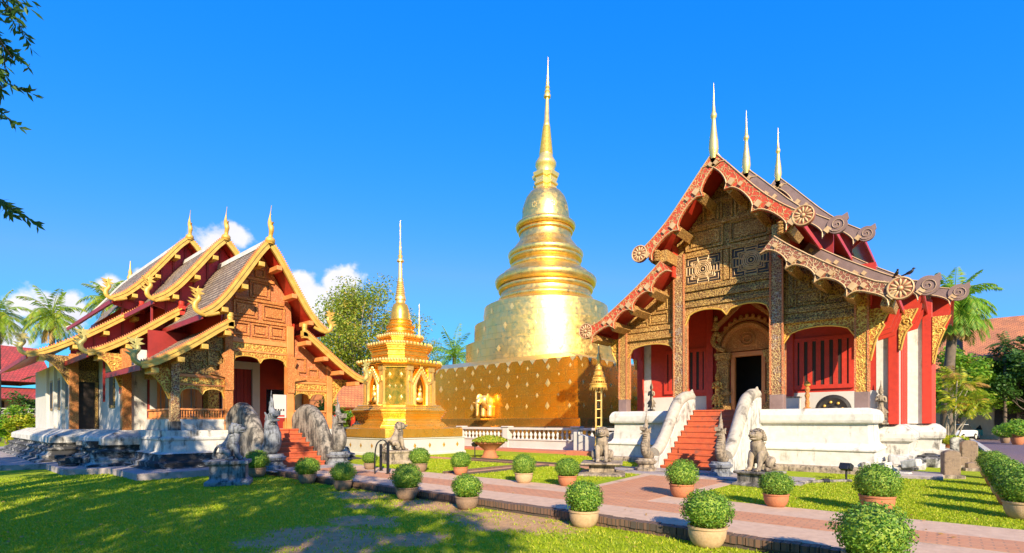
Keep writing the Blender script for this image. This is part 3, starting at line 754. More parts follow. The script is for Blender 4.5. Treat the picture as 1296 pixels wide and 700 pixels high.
        m = MB(); AP = arch_panel(xa, xb, 5.36, 5.16, 4.66, 1); m.prism(mir(AP, s), -.01, .1); o = m.build('arch_panel', M['gold_carved'] if s > 0 else M['ochre_carved'], root)
        e = MB(); e.tube([(s * x, -.03, zz) for x, zz in AP[1:-1]], .03, 5); e.build('arch_edge', M['gold_paint'], o)
        # carved post that carries the upper roof's tip
        m = MB(); m.b(*sorted((s * 1.95, s * 2.25)), -1.2, .1, 8.28, 8.75)
        for k in range(4): m.lathe([(.1, 8.3 + k * .11), (.14, 8.35 + k * .11), (.1, 8.4 + k * .11)], 10, s * 2.3, -1.38)
        m.build('roof_post', M['ochre_carved'], root)
        # purlin ends under the boards
        for P, nn in ((up, 3), (lo, 4)):
            for k in range(1, nn + 1):
                u = k / nn - (.02 if k == nn else 0); q = offs(resample(P, 49), lambda t: .62)[int(u * 48)]
                q2 = offs(resample(P, 49), lambda t: .3)[int(u * 48)]
                pm = MB(); rot = rotY(resample(P, 49)[max(0, int(u * 48) - 2)], resample(P, 49)[int(u * 48)])
                if s < 0: rot = Matrix.Rotation(math.atan2(resample(P, 49)[int(u * 48)][1] - resample(P, 49)[int(u * 48) - 2][1], resample(P, 49)[int(u * 48)][0] - resample(P, 49)[int(u * 48) - 2][0]), 3, 'Y')
                pm.c(s * (q[0] + q2[0]) / 2, -.62, (q[1] + q2[1]) / 2 - .05, .34, 1.45, .26, rot); pm.build('purlin', M['ochre_carved'], root, bevel=.015)
        # gold brackets that hold the eaves
        for yb_, xw, ze, h_, dd in ((.0, 4.68, 5.55, 1.75, .62), (2.86, 5.33, 5.9, 1.5, .55), (8.3, 6.2, 6.4, 2.1, .62)):
            P = [(xw, ze), (xw + dd, ze), (xw + dd * .92, ze - .12), (xw + dd * .62, ze - .5), (xw + dd * .7, ze - .6), (xw + dd * .4, ze - h_ * .55), (xw + dd * .28, ze - h_ * .68), (xw + .06, ze - h_), (xw, ze - h_)]
            m = MB(); m.prism(mir(P, s), yb_ - .05, yb_ + .07); bk = m.build('bracket', M['gold_carved'], root)
            e = MB(); e.tube([(s * a, yb_ - .06, b) for a, b in P[1:8]], .03, 5)
            e.tube([(s * (xw + dd * .42 + .14 * math.cos(t * .5) * (1 - t / 20)), yb_ - .07, ze - h_ * .3 + .14 * math.sin(t * .5) * (1 - t / 20)) for t in range(18)], .025, 5)
            e.build('bracket_scroll', M['gold_paint'], bk)
        # red struts fanning out below the eaves
        for ti, (yy, xw, xe, ze) in enumerate(((.35, 4.75, 5.5, 5.7), (1.3, 4.75, 5.5, 5.7), (2.25, 4.75, 5.5, 5.7), (3.6, 5.25, 6.0, 6.5), (5.0, 5.25, 6.0, 6.5), (6.6, 5.25, 6.0, 6.5), (9.3, 6.15, 6.9, 7.2), (11, 6.15, 6.9, 7.2), (13, 6.15, 6.9, 7.2))):
            m = MB(); m.prism(mir([(xw, ze + .75), (xe - .06, ze), (xe - .06, ze - .22), (xe - .25, ze - .8), (xw, ze - .95)], s), yy - .05, yy + .05); m.build('eave_strut', M['red'], root)
    # porch back wall with door and barred windows
    m = MB()
    m.b(-4.85, -.72, 3.0, 3.15, 2.95, 7.9); m.b(.72, 4.62, 3.0, 3.15, 2.95, 7.9); m.b(-.72, .72, 3.0, 3.15, 4.7, 7.9)
    m.build('wall', M['red'], root)
    m = MB(); m.b(-4.85, -.72, 2.98, 3.14, 2.2, 2.95); m.b(.72, 4.62, 2.98, 3.14, 2.2, 2.95); m.build('dado', M['white_clean'], root)
    m = MB(); m.b(-3.2, 3.2, 3.12, 3.24, 7.8, 9.6); m.build('wall', M['red_dark'], root)
    m = MB(); m.b(-4.6, 4.6, .3, 3.0, 7.0, 7.1) if False else m.b(-1.7, 1.7, .3, 3.0, 7.6, 7.7); m.build('ceiling', M['dark'], root)
    for s in (-1, 1):
        window_bars('window', root, *sorted((s * 1.95, s * 3.75)), 3.25, 5.05, 2.97, 6, M['red'], M['red'], M['dark'], .16)
        m = MB(); m.b(*sorted((s * 1.5, s * 1.8)), 2.8, 3.0, 2.2, 7.6); m.build('pilaster', M['red'], root, bevel=.02)
        # returns of the wider tiers: white panel and red corner pilaster
        m = MB(); m.b(*sorted((s * 4.63, s * 5.05)), 2.99, 3.13, 1.64, 6.4); m.build('wall', M['white'], root)
        m = MB(); m.b(*sorted((s * 5.0, s * 5.33)), 2.86, 3.2, 1.64, 6.3); m.build('pilaster', M['red'], root, bevel=.02)
        m = MB(); m.b(*sorted((s * 5.14, s * 5.28)), 3.2, 8.4, 1.64, 6.9); m.b(*sorted((s * 5.25, s * 5.9)), 8.4, 8.54, 1.66, 7.2); m.b(*sorted((s * 5.98, s * 6.12)), 8.55, 17.4, 1.66, 7.6); m.build('wall', M['white'], root)
        m = MB(); m.b(*sorted((s * 5.84, s * 6.2)), 8.28, 8.62, 1.66, 7.2); m.build('pilaster', M['red'], root, bevel=.02)
        for k in range(3): m = MB(); m.b(*sorted((s * 5.2, s * 5.36)), 4.6 + k * 1.4, 4.9 + k * 1.4, 1.64, 6.6); m.build('pilaster', M['red'], root, bevel=.02)
        for k in range(4): m = MB(); m.b(*sorted((s * 6.05, s * 6.2)), 10.2 + k * 2, 10.6 + k * 2, 1.66, 7.2); m.build('pilaster', M['red'], root, bevel=.02)
    m = MB(); m.b(-6.1, 6.1, 17.3, 17.4, 0, 9); m.build('wall', M['white'], root)
    m = MB(); m.b(-2, 2, 5.2, 5.3, 2.2, 5.6); m.b(-2.05, -2, 3.1, 5.3, 2.2, 5.6); m.b(2, 2.05, 3.1, 5.3, 2.2, 5.6); m.build('inner_wall', M['dark'], root)  # doorway recess coloured near-black to stand for the unlit interior
    # portal
    m = MB(); m.b(-.72, -.56, 2.86, 3.1, 2.2, 4.85); m.b(.56, .72, 2.86, 3.1, 2.2, 4.85); m.b(-.72, .72, 2.84, 3.1, 4.66, 4.86); pt = m.build('door_frame', M['orange_wood'], root, bevel=.015)
    for s in (-1, 1):
        m = MB(); x = s * 1.02
        for z0, z1, hw in ((2.2, 2.45, .34), (2.45, 2.6, .28), (2.6, 2.95, .22), (2.95, 3.1, .3), (3.1, 4.3, .22), (4.3, 4.4, .28), (4.4, 4.55, .24), (4.55, 4.7, .32), (4.7, 4.84, .36)): m.b(x - hw, x + hw, 2.98 - hw * 1.1, 3.05, z0, z1)
        m.tube(smoothline([(s * .9, 2.62, 4.95), (s * 1.2, 2.6, 5.1), (s * 1.42, 2.6, 5.4), (s * 1.3, 2.6, 5.75), (s * 1.12, 2.6, 5.6), (s * 1.2, 2.6, 5.4)], 0), .11, 7)
        m.ball((s * 1.28, 2.6, 6.1), (.16, .14, .26), 8, 6); m.ball((s * 1.28, 2.55, 6.42), (.1, .1, .14), 8, 6); m.build('portal_pilaster', M['ochre_carved'], pt, bevel=.01)
    A = [(1.02 * math.cos(t * math.pi / 16), 4.9 + 1.15 * math.sin(t * math.pi / 16)) for t in range(17)]
    m = MB(); m.prism(A, 2.8, 3.0); ar = m.build('portal_arch', M['orange_carved'], pt)
    m = MB(); m.tube([(x, 2.72, zz) for x, zz in A], .13, 7)
    B = [(x * 1.22, 4.9 + (zz - 4.9) * 1.22) for x, zz in A]; m.tube([(x, 2.75, zz) for x, zz in B], .08, 6)
    for t in range(1, 16): x, zz = B[t]; m.ball((x * 1.04, 2.72, 4.9 + (zz - 4.9) * 1.06), (.09, .06, .12), 6, 4)
    for r_ in (.16, .3): m.tube([(r_ * math.cos(t * math.pi / 10), 2.78, 5.42 + r_ * math.sin(t * math.pi / 10)) for t in range(21)], .04, 5)
    m.prism([(-1.5, 5.9), (0, 7.3), (1.5, 5.9), (1.3, 5.9), (0, 7.05), (-1.3, 5.9)], 2.5, 2.7)
    m.build('arch_moulding', M['orange_carved'], ar, True, 45)
    # little standing guardian beside the door, cast with the portal
    return root, C
right_hall, RC = build_right_hall()

# ---- the left hall, golden serpent boards over an orange front
def build_left_hall():
    root = thing('temple_hall', 'orange temple hall with three stepped brown tile roofs and golden serpent bargeboards', 'temple', (9.33, 22, 0), 0)
    UF = [(0, 1), (.157, .85), (.4, .555), (.633, .28), (.75, .165), (.86, .075), (1, 0)]
    LF = [(0, 1), (.18, .80), (.36, .585), (.56, .36), (.76, .16), (.9, .045), (1, 0)]
    st = dict(kind='left', tile='tile_brown', nu=3, nl=3, w=lambda u: .15, wmin=.2, wmax=.2, board='gold_paint', board2='gold_paint', trim='orange_wood', naga='gold_aged')
    T = [(-1.0, 4.6, 9.1, 2.48, 5.78, 1.5, 5.6, 4.38, 3.72), (3.6, 9.4, 10.32, 2.85, 6.98, 1.8, 6.7, 5.05, 4.48), (8.5, 20.2, 11.5, 3.3, 7.7, 2.1, 7.4, 6.3, 4.72)]
    C = []
    for i, (y0, y1, az, hu, tz, xi, zi, hl, lz) in enumerate(T):
        up = resample(smoothline([(hu * a, tz + (az - tz) * b) for a, b in UF], 20), 20); lo = resample(smoothline([(xi + (hl - xi) * a, lz + (zi - lz) * b) for a, b in LF], 16), 16)
        C.append((up, lo)); make_tier(root, up, lo, y0, y1, st, i == 0)
        if i:
            m = MB(); m.prism(gable_poly(up, lo, lz - .3, xmax=(0, 3.8, 4.75)[i]), y0 + .75, y0 + .85); gw = m.build('gable_wall', M['crimson'], root)
            bt = MB()
            for k in range(-8, 9):
                x = k * .55
                if abs(x) < hl - .6: bt.b(x - .04, x + .04, y0 + .69, y0 + .76, under(up, lo, x) - 2.2, under(up, lo, x) - .25)
            bt.b(-hu + .3, hu - .3, y0 + .68, y0 + .76, tz + .1, tz + .28)
            bt.build('battens', M['red_dark'], gw)
        for s in (1, -1):                                        # gold purlin ends under each board, red balusters at the break
            for P, us in ((up, (.25, .55, .85)), (lo, (.12, .4, .68, .93))):
                Q = resample(P, 49)
                for u in us:
                    q = offs(Q, lambda t: .3)[int(u * 48)]
                    pm = MB(); pm.b(s * q[0] - .11, s * q[0] + .11, y0 - .06, y0 + .8, q[1] - .09, q[1] + .09); pm.build('purlin', M['gold_paint'] if s < 0 or i else M['orange_wood'], root, bevel=.01)
            m = MB(); x = s * (xi + .0)
            m.b(x - .1, x + .1, y0 - .02, y0 + .2, zi - .25, zi + .0); m.lathe([(.08, zi), (.13, zi + .06), (.08, zi + .12), (.12, zi + .2), (.08, zi + .28), (.12, zi + .36), (.08, tz - .35)], 10, x, y0 + .1); m.b(x - .12, x + .12, y0 - .02, y0 + .22, tz - .36, tz - .12)
            m.build('roof_post', M['red'] if i else M['gold_paint'], root)
    # rear end of the long roof: a lower tier that steps down again with its own spike
    up, lo = C[1]
    rm = MB()
    for s in (1, -1): rm.sheet(mir(up, s), 20.2, 25); rm.sheet(mir(lo, s), 20.2, 25)
    o = rm.build('roof', M['tile_brown'], root); m = MB(); m.lathe([(.16, 0), (.2, .15), (.1, .4), (.13, .5), (.05, .8), (.02, 1.3)], 10, 0, 20.2); m.v = [(a, b, c + 11.4) for a, b, c in m.v]; m.build('finial', M['gold_paint'], o, True)
    up, lo = C[0]
    # podiums
    prof = [(.95, -.1), (.95, .05), (.62, .1), (.66, .26), (.42, .32), (.36, .52), (.3, .56), (.08, .62), (.05, 1.02), (.1, 1.06), (.1, 1.14), (.02, 1.18), (0, 1.41)]
    m = MB(); rings(m, -3.5, 3.5, -.45, 3.7, [p for p in prof if p[1] >= .55]); m.build('podium', M['white_worn'], root, bevel=.015)
    m = MB(); rings(m, -3.5, 3.5, -.45, 3.7, [(o * .75, zz) for o, zz in prof if zz < .6]); m.build('plinth', M['black_stone'], root, bevel=.02)
    for x, ya, yb in ((3.95, 3.7, 8.4), (4.9, 8.3, 20.5)):
        m = MB(); rings(m, -x, x, ya - .3, yb, [(.8, .82), (.8, 1.08), (.74, 1.14), (.15, 1.39), (0, 1.4)]); m.build('podium', M['white_worn'], root, bevel=.02)
        m = MB(); rings(m, -x, x, ya - .3, yb, [(1.35, -.1), (1.35, .1), (1.08, .16), (1.1, .3), (.92, .36), (.86, .48), (.94, .54), (.92, .62), (.7, .66), (.68, .74), (.76, .78), (.76, .84)]); m.build('plinth', M['black_stone'], root, bevel=.03)
    # broken brickwork between the podiums
    for i in range(26):
        m = MB(); s_ = random.uniform(.25, .55); m.c(-random.uniform(4.5, 5.6), random.uniform(2.6, 8), random.uniform(0, .9), s_, s_, s_ * .5, Matrix.Rotation(random.uniform(-.5, .5), 3, 'Z')); m.build('rubble_block', M['black_stone'], root, bevel=.03)
    # stairs and humped balustrades
    bl_ = MB(); bl_.lathe([(.02, 1.9), (.035, 1.98), (.02, 2.05), (.03, 2.12), (.02, 2.18)], 6); small_baluster = bl_.mesh('baluster', M['orange_wood'], True)
    n = 8; yf = -3.0; run = 2.5 / n; cx = .22
    m = MB()
    for i in range(n): m.b(cx - 1.05, cx + 1.05, yf + run * i, -.4, max(0, .18 * i - .02), .18 * (i + 1) - (.004 if i == n - 1 else 0))
    so = m.build('stairs', M['step_red'], root, bevel=.02)
    m = MB()
    for i in range(n): m.b(cx - 1.05, cx + 1.05, yf + run * i - .03, yf + run * i + .05, .18 * (i + 1) - .05, .18 * (i + 1) + .006)
    m.build('nosing', M['step_red'], so)
    for s in (1, -1):
        top = smoothline([(-3.0, .45), (-2.75, .75), (-2.4, 1.3), (-1.95, 1.9), (-1.4, 2.25), (-.85, 2.3), (-.3, 2.05), (.1, 1.75)], 26)
        m = MB(); x0, x1 = cx + s * 1.07, cx + s * 1.62
        m.prism([(y, zz) for y, zz in top] + [(.1, .05), (-3.0, .05)], x0, x1, 'x'); bl = m.build('balustrade', M['grey_stone'], root, bevel=.09)
        b = MB(); b.tube([((x0 + x1) / 2, y, zz - .08) for y, zz in top], .27, 10); b.build('serpent_back', M['grey_stone'], bl, True, 60)
    # columns
    for x, zt, w_, mt in ((-1.25, 5.9, .15, 'orange_carved'), (1.25, 5.9, .15, 'orange_wood'), (-3.12, 4.35, .14, 'column_carved'), (3.12, 4.35, .13, 'orange_wood')):
        m = MB(); m.b(x - w_, x + w_, -w_, w_, 1.41, zt); o = m.build('column', M[mt], root, bevel=.015)
        b = MB(); b.b(x - w_ - .03, x + w_ + .03, -w_ - .03, w_ + .03, 1.41, 1.75); b.build('column_base', M['orange_wood'] if x > -3 else M['grey_stone'], o)
    # gable
    U = offs(up, lambda u: .14); half = [p for p in U if p[0] < 1.45]; half[0] = (0, half[0][1] - .1)
    poly = half + [(1.45, 5.0), (1.25, 4.9)]; poly = poly + [(-x, zz) for x, zz in reversed(poly)][:-1]
    m = MB(); m.prism(poly, .02, .12); gw = m.build('gable_panel', M['pink_panel'], root)
    f = MB(); frames(f, [(-1.05, -.42, 5.3, 5.85), (-.32, .32, 5.3, 5.85), (.42, 1.05, 5.3, 5.85), (-1.05, -.1, 6.05, 6.72), (.1, 1.05, 6.05, 6.72), (-.42, .42, 6.92, 7.62), (-.2, .2, 7.8, 8.2)], -.01, .07)
    for zz, hw in ((5.95, 1.3), (6.82, 1.0), (7.7, .6), (5.2, 1.3)): f.b(-hw, hw, -.06, .04, zz - .06, zz + .06)
    f.b(-1.42, -1.2, -.1, .03, 5.0, 5.95); f.b(1.2, 1.42, -.1, .03, 5.0, 5.95)
    f.build('panel_frame', M['orange_carved'], gw, bevel=.012)
    b = MB(); b.b(-1.1, 1.1, -.12, .1, 4.98, 5.16); b.build('beam', M['orange_wood'], root, bevel=.015); b = MB(); b.b(-1.1, 1.1, -.09, .1, 4.62, 4.7); b.build('beam', M['orange_wood'], root, bevel=.015)
    b = MB(); b.b(-1.1, 1.1, -.07, .1, 4.705, 4.975); b.build('gold_frieze', M['gold_carved'], root)
    AP = arch_panel(-1.1, 1.1, 4.62, 4.46, 4.12, 2, 4.2)
    m = MB(); m.prism(AP, -.05, .06); ap = m.build('arch_panel', M['gold_carved'], root); e = MB(); e.tube([(x, -.06, zz) for x, zz in AP[1:-1]], .025, 5); e.build('arch_edge', M['gold_paint'], ap)
    for s in (1, -1):
        xa, xb = 1.4, 2.98
        L = [p for p in offs(lo, lambda u: .14) if p[0] > xa and p[0] < xb + .12]
        m = MB(); m.prism(mir([(xa, L[0][1] - .02)] + L + [(xb, 3.5), (xa, 3.5)], s), .02, .1); sp = m.build('side_panel', M['brown_carved'] if s < 0 else M['pink_panel'], root)  # left panel browned in colour for the bargeboard's shade, right one stays pink
        f = MB(); frames(f, [tuple(sorted((s * 1.5, s * 2.0))) + (3.95, 4.6), tuple(sorted((s * 2.1, s * 2.6))) + (3.75, 4.15)], -.01, .06)
        f.b(*sorted((s * xa, s * xb)), -.08, .05, 3.58, 3.74)
        f.build('panel_frame', M['brown_carved'] if s < 0 else M['orange_carved'], sp)  # frames follow: shade browned into the left ones only
        b = MB(); b.b(*sorted((s * xa, s * xb)), -.1, .08, 3.44, 3.56); b.build('beam', M['orange_wood'], root, bevel=.012); b = MB(); b.b(*sorted((s * xa, s * xb)), -.08, .08, 3.12, 3.19); b.build('beam', M['orange_wood'], root, bevel=.012)
        b = MB(); b.b(*sorted((s * xa, s * xb)), -.06, .08, 3.195, 3.435); b.build('gold_frieze', M['gold_carved'], root)
        AP = arch_panel(xa, xb, 3.12, 3.02, 2.66, 2, 2.78); m = MB(); m.prism(mir(AP, s), -.04, .06); ap = m.build('arch_panel', M['gold_carved'], root)
        e = MB(); e.tube([(s * x, -.05, zz) for x, zz in AP[1:-1]], .022, 5); e.build('arch_edge', M['gold_paint'], ap)
        # parapets with turned railings, front and flank
        m = MB(); m.b(*sorted((s * 1.42, s * 2.96)), -.12, .1, 1.41, 1.83); m.b(*sorted((s * 3.0, s * 3.24)), .16, 3.3, 1.41, 1.83); m.build('parapet', M['white_worn'] if s < 0 else M['white_clean'], root, bevel=.015)
        r = MB(); r.b(*sorted((s * 1.42, s * 2.96)), -.07, .05, 1.835, 1.9); r.b(*sorted((s * 1.42, s * 2.96)), -.08, .06, 2.18, 2.25); r.b(*sorted((s * 3.05, s * 3.17)), .16, 3.3, 1.835, 1.9); r.b(*sorted((s * 3.04, s * 3.18)), .16, 3.3, 2.18, 2.25)
        rl = r.build('railing', M['orange_wood'], root)
        for bx, by in [(s * (1.5 + k * .093), -.01) for k in range(16)] + [(s * 3.11, .28 + k * .117) for k in range(26)]:
            o = bpy.data.objects.new('baluster', small_baluster); COL.objects.link(o); o.parent = rl; o.location = (bx, by, 0)
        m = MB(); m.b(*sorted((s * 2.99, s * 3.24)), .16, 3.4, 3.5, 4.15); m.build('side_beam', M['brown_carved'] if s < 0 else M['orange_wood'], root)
        # leaf shaped notches on the main columns
        m = MB(); x = s * 1.25
        m.prism(mir([(1.1, 3.0), (1.42, 3.0), (1.42, 3.5), (2.0, 3.62), (1.62, 3.8), (1.6, 4.0), (1.42, 4.1), (1.55, 4.4), (1.25, 4.75), (1.1, 4.7)], s), -.2, -.155); m.build('column_leaf', M['orange_carved'], root)
        # eave brackets
        for yb_, xw, ze, h_, dd in ((.0, 3.26, 3.75, 1.15, .85), (3.58, 3.98, 4.5, 1.35, .85), (8.5, 4.86, 4.75, 1.3, 1.1)):
            P = [(xw, ze), (xw + dd, ze), (xw + dd * .9, ze - .12), (xw + dd * .55, ze - .4), (xw + dd * .3, ze - h_ * .6), (xw + .05, ze - h_), (xw, ze - h_)]
            m = MB(); m.prism(mir(P, s), yb_ - .05, yb_ + .06); bk = m.build('bracket', M['gold_carved'] if yb_ < 5 else M['brown_carved'], root)
            e = MB(); e.tube([(s * a, yb_ - .05, b) for a, b in P[1:7]], .025, 5); e.tube([(s * (xw + dd * .35 + .13 * math.cos(t * .5) * (1 - t / 20)), yb_ - .06, ze - h_ * .3 + .13 * math.sin(t * .5) * (1 - t / 20)) for t in range(18)], .022, 5); e.build('bracket_scroll', M['gold_paint'], bk)
        # corner posts of the wider tiers
        for y, x, zt in ((3.6, 3.82, 4.72), (8.5, 4.72, 4.85)):
            m = MB(); m.b(*sorted((s * (x - .16), s * (x + .16))), y - .16, y + .16, 1.4, zt); m.build('corner_post', M['orange_carved'], root, bevel=.015)
        # returns: white wall, dark doorway with carved lintel
        m = MB(); m.b(*sorted((s * 3.1, s * 3.66)), 3.6, 3.72, 1.4, 4.75); m.build('wall', M['white_worn'], root)
        m = MB(); m.b(*sorted((s * 3.66, s * 4.57)), 8.74, 8.84, 3.4, 5.0); m.build('wall', M['brown_carved'], root)
        m = MB(); m.b(*sorted((s * 3.9, s * 4.56)), 8.62, 8.7, 1.4, 3.6); dr = m.build('door', M['dark'], root)
        f = MB(); f.b(*sorted((s * 3.86, s * 4.56)), 8.5, 8.72, 3.6, 3.7); f.b(*sorted((s * 3.86, s * 4.56)), 8.54, 8.72, 3.7, 4.15); f.b(*sorted((s * 3.84, s * 3.94)), 8.48, 8.72, 1.4, 3.6); f.build('door_frame', M['brown_carved'], dr, bevel=.01)
        # long side walls with narrow windows
        m = MB(); m.b(*sorted((s * 3.68, s * 3.8)), 3.75, 8.6, 1.4, 4.7); m.build('wall', M['white_clean'], root); m = MB(); m.b(*sorted((s * 4.58, s * 4.7)), 8.7, 20.5, 1.4, 4.75); wl = m.build('wall', M['white_clean'], root)
        for xx, ys in ((3.8, (5.9,)), (4.7, (10.0, 12.1, 14.4))):
            for y in ys:
                m = MB(); m.b(*sorted((s * (xx - .02), s * (xx + .05))), y - .42, y + .42, 2.35, 3.95); m.build('window', M['brown_carved'], wl)
                m = MB(); m.b(*sorted((s * (xx + .045), s * (xx + .06))), y - .3, y + .3, 2.47, 3.83); m.build('pane', M['dark'], kids(wl)[-1] if False else wl)
        for y in (9.0, 11.0, 13.2, 15.6): m = MB(); m.b(*sorted((s * 4.69, s * 4.82)), y - .18, y + .18, 1.4, 4.6); m.build('pilaster', M['white_clean'], root)
    # porch back wall and door
    m = MB(); m.b(-3.1, -.35, 3.4, 3.52, 1.41, 5.6); m.b(1.45, 3.1, 3.4, 3.52, 1.41, 2.0); m.b(1.45, 1.75, 3.4, 3.52, 2, 5.6); m.b(1.75, 3.1, 3.4, 3.52, 3.35, 5.6); m.b(-.35, 1.45, 3.4, 3.52, 4.6, 5.6); m.build('wall', M['red_dark'], root)
    f = MB(); f.b(-.3, .02, 3.28, 3.5, 1.41, 4.6); f.b(1.05, 1.4, 3.28, 3.5, 1.41, 4.6); f.b(.02, 1.05, 3.28, 3.5, 4.25, 4.6); df = f.build('door_frame', M['white_clean'], root, bevel=.015)
    m = MB()
    for k in range(6): m.b(.03 + k * .17, .19 + k * .17, 3.38 + (k % 2) * .015, 3.45, 1.41, 4.24)
    m.build('door', M['red_dark'], df)
    for s in (-1,):
        window_bars('window', root, -2.7, -1.5, 2.2, 3.5, 3.38, 5, M['orange_wood'], M['orange_wood'], M['dark'], .1)
        m = MB(); m.b(-3.05, -1.3, 3.36, 3.41, 1.41, 3.9); m.build('wall', M['white_clean'], root)
    m = MB()
    for z0, z1, hw in ((1.41, 1.7, .3), (1.7, 3.9, .22), (3.9, 4.05, .28), (4.05, 4.3, .24), (4.3, 4.5, .34)): m.b(-.85 - hw, -.85 + hw, 2.9 - hw, 3.3, z0, z1)
    m.build('pillar', M['gold_carved'], root, bevel=.01)
    for x in (-2.2, -1.7, 2.3): m = MB(); m.b(x - .1, x + .1, 1.8, 2.0, 1.41, 4.8); m.build('pillar', M['orange_wood'], root)
    m = MB(); m.b(-4.6, 4.6, 20.4, 20.5, 0, 4.7); m.build('wall', M['white_clean'], root); m = MB(); m.b(-1.3, 1.3, 3.53, 3.6, 5.5, 6.5); m.build('wall', M['red_dark'], root)
    return root, C
left_hall, LC = build_left_hall()

# ------------------------------------------------------------------ stupas
def diamond(m, x, y, z, w, h, n):
    """a small raised lozenge on a wall with normal n (unit xy)"""
    t = (-n[1], n[0]); k = m.pts([(x + t[0] * w, y + t[1] * w, z), (x, y, z + h), (x - t[0] * w, y - t[1] * w, z), (x, y, z - h), (x + n[0] * .03, y + n[1] * .03, z)])
    for a in range(4): m.face((k + a, k + (a + 1) % 4, k + 4))
def build_chedi():
    cx, cy, hw = 35.9, 26.9, 9.86
    root = thing('golden_stupa', 'huge golden bell stupa on a square gilded base, tallest thing in the garden', 'stupa', (cx, cy, 0))
    m = MB(); rings(m, -hw, hw, -hw, hw, [(.9, 0), (.9, 1.05), (.75, 1.05), (.75, 1.45), (.45, 1.45), (.45, 1.98)]); m.build('plinth', M['gold_base'], root, bevel=.02)
    m = MB(); b = hw
    n = 1
    m.loft([(-b, -b), (b, -b), (b, b), (-b, b)], [(1.0, 1.98), (.985, 5.82)])
    d = m; d.cur = 1; rows = [(2.75, 0, .30), (3.45, .5, .2), (4.2, 0, .34), (4.75, .5, .2), (5.25, 0, .26)]
    for z, off, s in rows:
        q = (z - 1.98) / 3.84 * .148; k = -9.2 + off * 1.7
        while k < 9.3:
            ss = s * 1.0 * (1 if int(round((k + 9.2) / 1.7 - off)) % 2 else .6)
            diamond(d, -b + q, k, z, ss * .62, ss, (-1, 0)); diamond(d, k, -b + q, z, ss * .62, ss, (0, -1)); k += 1.7
    k = -9.4
    while k < 9.5:                                              # little leaves hanging from the top edge
        for n_, p in (((-1, 0), (-b + .13, k)), ((0, -1), (k, -b + .13))):
            t = (-n_[1], n_[0]); kk = d.pts([(p[0] + t[0] * .26, p[1] + t[1] * .26, 5.82), (p[0] - t[0] * .26, p[1] - t[1] * .26, 5.82), (p[0] + n_[0] * .05, p[1] + n_[1] * .05, 5.5)]); d.face((kk, kk + 1, kk + 2))
        k += 1.05
    m.build('base', [M['gold_base'], M['gold_leaf']], root)
    m = MB(); m.loft([(-1, -1), (1, -1), (1, 1), (-1, 1)], [(9.5, 5.8), (9.2, 5.9), (7.4, 6.5)]); m.build('base_slope', M['gold_chedi'], root)
    m = MB(); m.lathe([(7.05, 6.3), (7.0, 8.25), (6.3, 8.35), (6.25, 10.0), (5.5, 10.1), (5.4, 11.6), (4.6, 12.0)], 36); d = m; d.cur = 1
    for z, r, nn in ((7.4, 7.02, 18), (9.3, 6.27, 16), (10.9, 5.44, 14)):
        for i in range(nn): a = 2 * math.pi * (i + .3) / nn; diamond(d, r * math.cos(a), r * math.sin(a), z, .2, .3, (math.cos(a), math.sin(a)))
    m.build('drum', [M['gold_chedi'], M['gold_leaf']], root, True, 25)
    def lip(r, z, h):
        return [(r - .35 * h, z - .55 * h), (r - .1 * h, z - .45 * h), (r, z - .2 * h), (r + .05 * h, z), (r, z + .2 * h), (r - .15 * h, z + .35 * h)]
    prof = [(4.4, 11.9)] + lip(4.15, 12.35, .5) + [(3.95, 12.75), (3.95, 13.0)] + lip(4.15, 13.25, .5) + [(4.02, 13.55)] + lip(4.42, 13.95, .9) + \
        [(4.05, 14.35), (3.75, 14.7), (3.2, 15.05)] + lip(3.1, 15.3, .45) + [(2.95, 15.6)] + lip(3.2, 15.95, .5) + lip(3.28, 16.35, .7) + [(2.98, 16.7), (2.7, 17.1), (2.4, 17.5), (2.28, 17.7), (2.25, 18.2)] + lip(2.4, 18.35, .3) + [(2.35, 18.6)] + lip(2.62, 18.9, .6) + [(2.3, 19.25), (2.1, 19.35)]
    m = MB(); m.lathe(prof, 48); m.build('rings', M['gold_chedi'], root, True, 60)
    m = MB(); m.lathe([(2.1, 19.35), (2.08, 19.7), (2.04, 20.2), (1.94, 20.8), (1.72, 21.4), (1.4, 21.85), (1.05, 22.1), (.7, 22.2)], 40); d = m; d.cur = 1
    for i in range(8):
        a = 2 * math.pi * (i + .2) / 8; r = 2.05
        for q in range(8):
            b_ = 2 * math.pi * q / 8; diamond(d, r * math.cos(a) - math.sin(a) * .2 * math.cos(b_), r * math.sin(a) + math.cos(a) * .2 * math.cos(b_), 20.2 + .2 * math.sin(b_), .07, .1, (math.cos(a), math.sin(a)))
    m.build('bell', [M['gold_chedi'], M['gold_leaf']], root, True, 60)
    m = MB(); P = [(1, .5), (.5, .5), (.5, 1), (-.5, 1), (-.5, .5), (-1, .5), (-1, -.5), (-.5, -.5), (-.5, -1), (.5, -1), (.5, -.5), (1, -.5)]
    m.loft(P, [(.85, 22.1), (.85, 22.4), (1.0, 22.5), (1.0, 22.65), (.88, 22.75), (.88, 23.1), (1.02, 23.2), (1.1, 23.5), (1.0, 23.6), (.5, 23.65)]); m.build('harmika', M['gold_leaf'], root, bevel=.03)
    L = .022
    m = MB(); m.lathe([(.8, 23.6), (.82, 24.2), (.92, 24.3), (.92, 24.55), (.8, 24.75), (.6, 25.1), (.58, 25.3)] + [q for i in range(20) for q in ((.575 - i * .0145, 25.3 + i * .125), (.61 - i * .0145, 25.36 + i * .125))] + [(.29, 27.85), (.30, 27.95), (.25, 28.0), (.14, 30.2), (.13, 30.3)], 24, 0, 0); m.v = [(x + (zz - 23.6) * L * SA, y - (zz - 23.6) * L * CA, zz) for x, y, zz in m.v]; m.build('spire', M['gold_leaf'], root, True, 50)
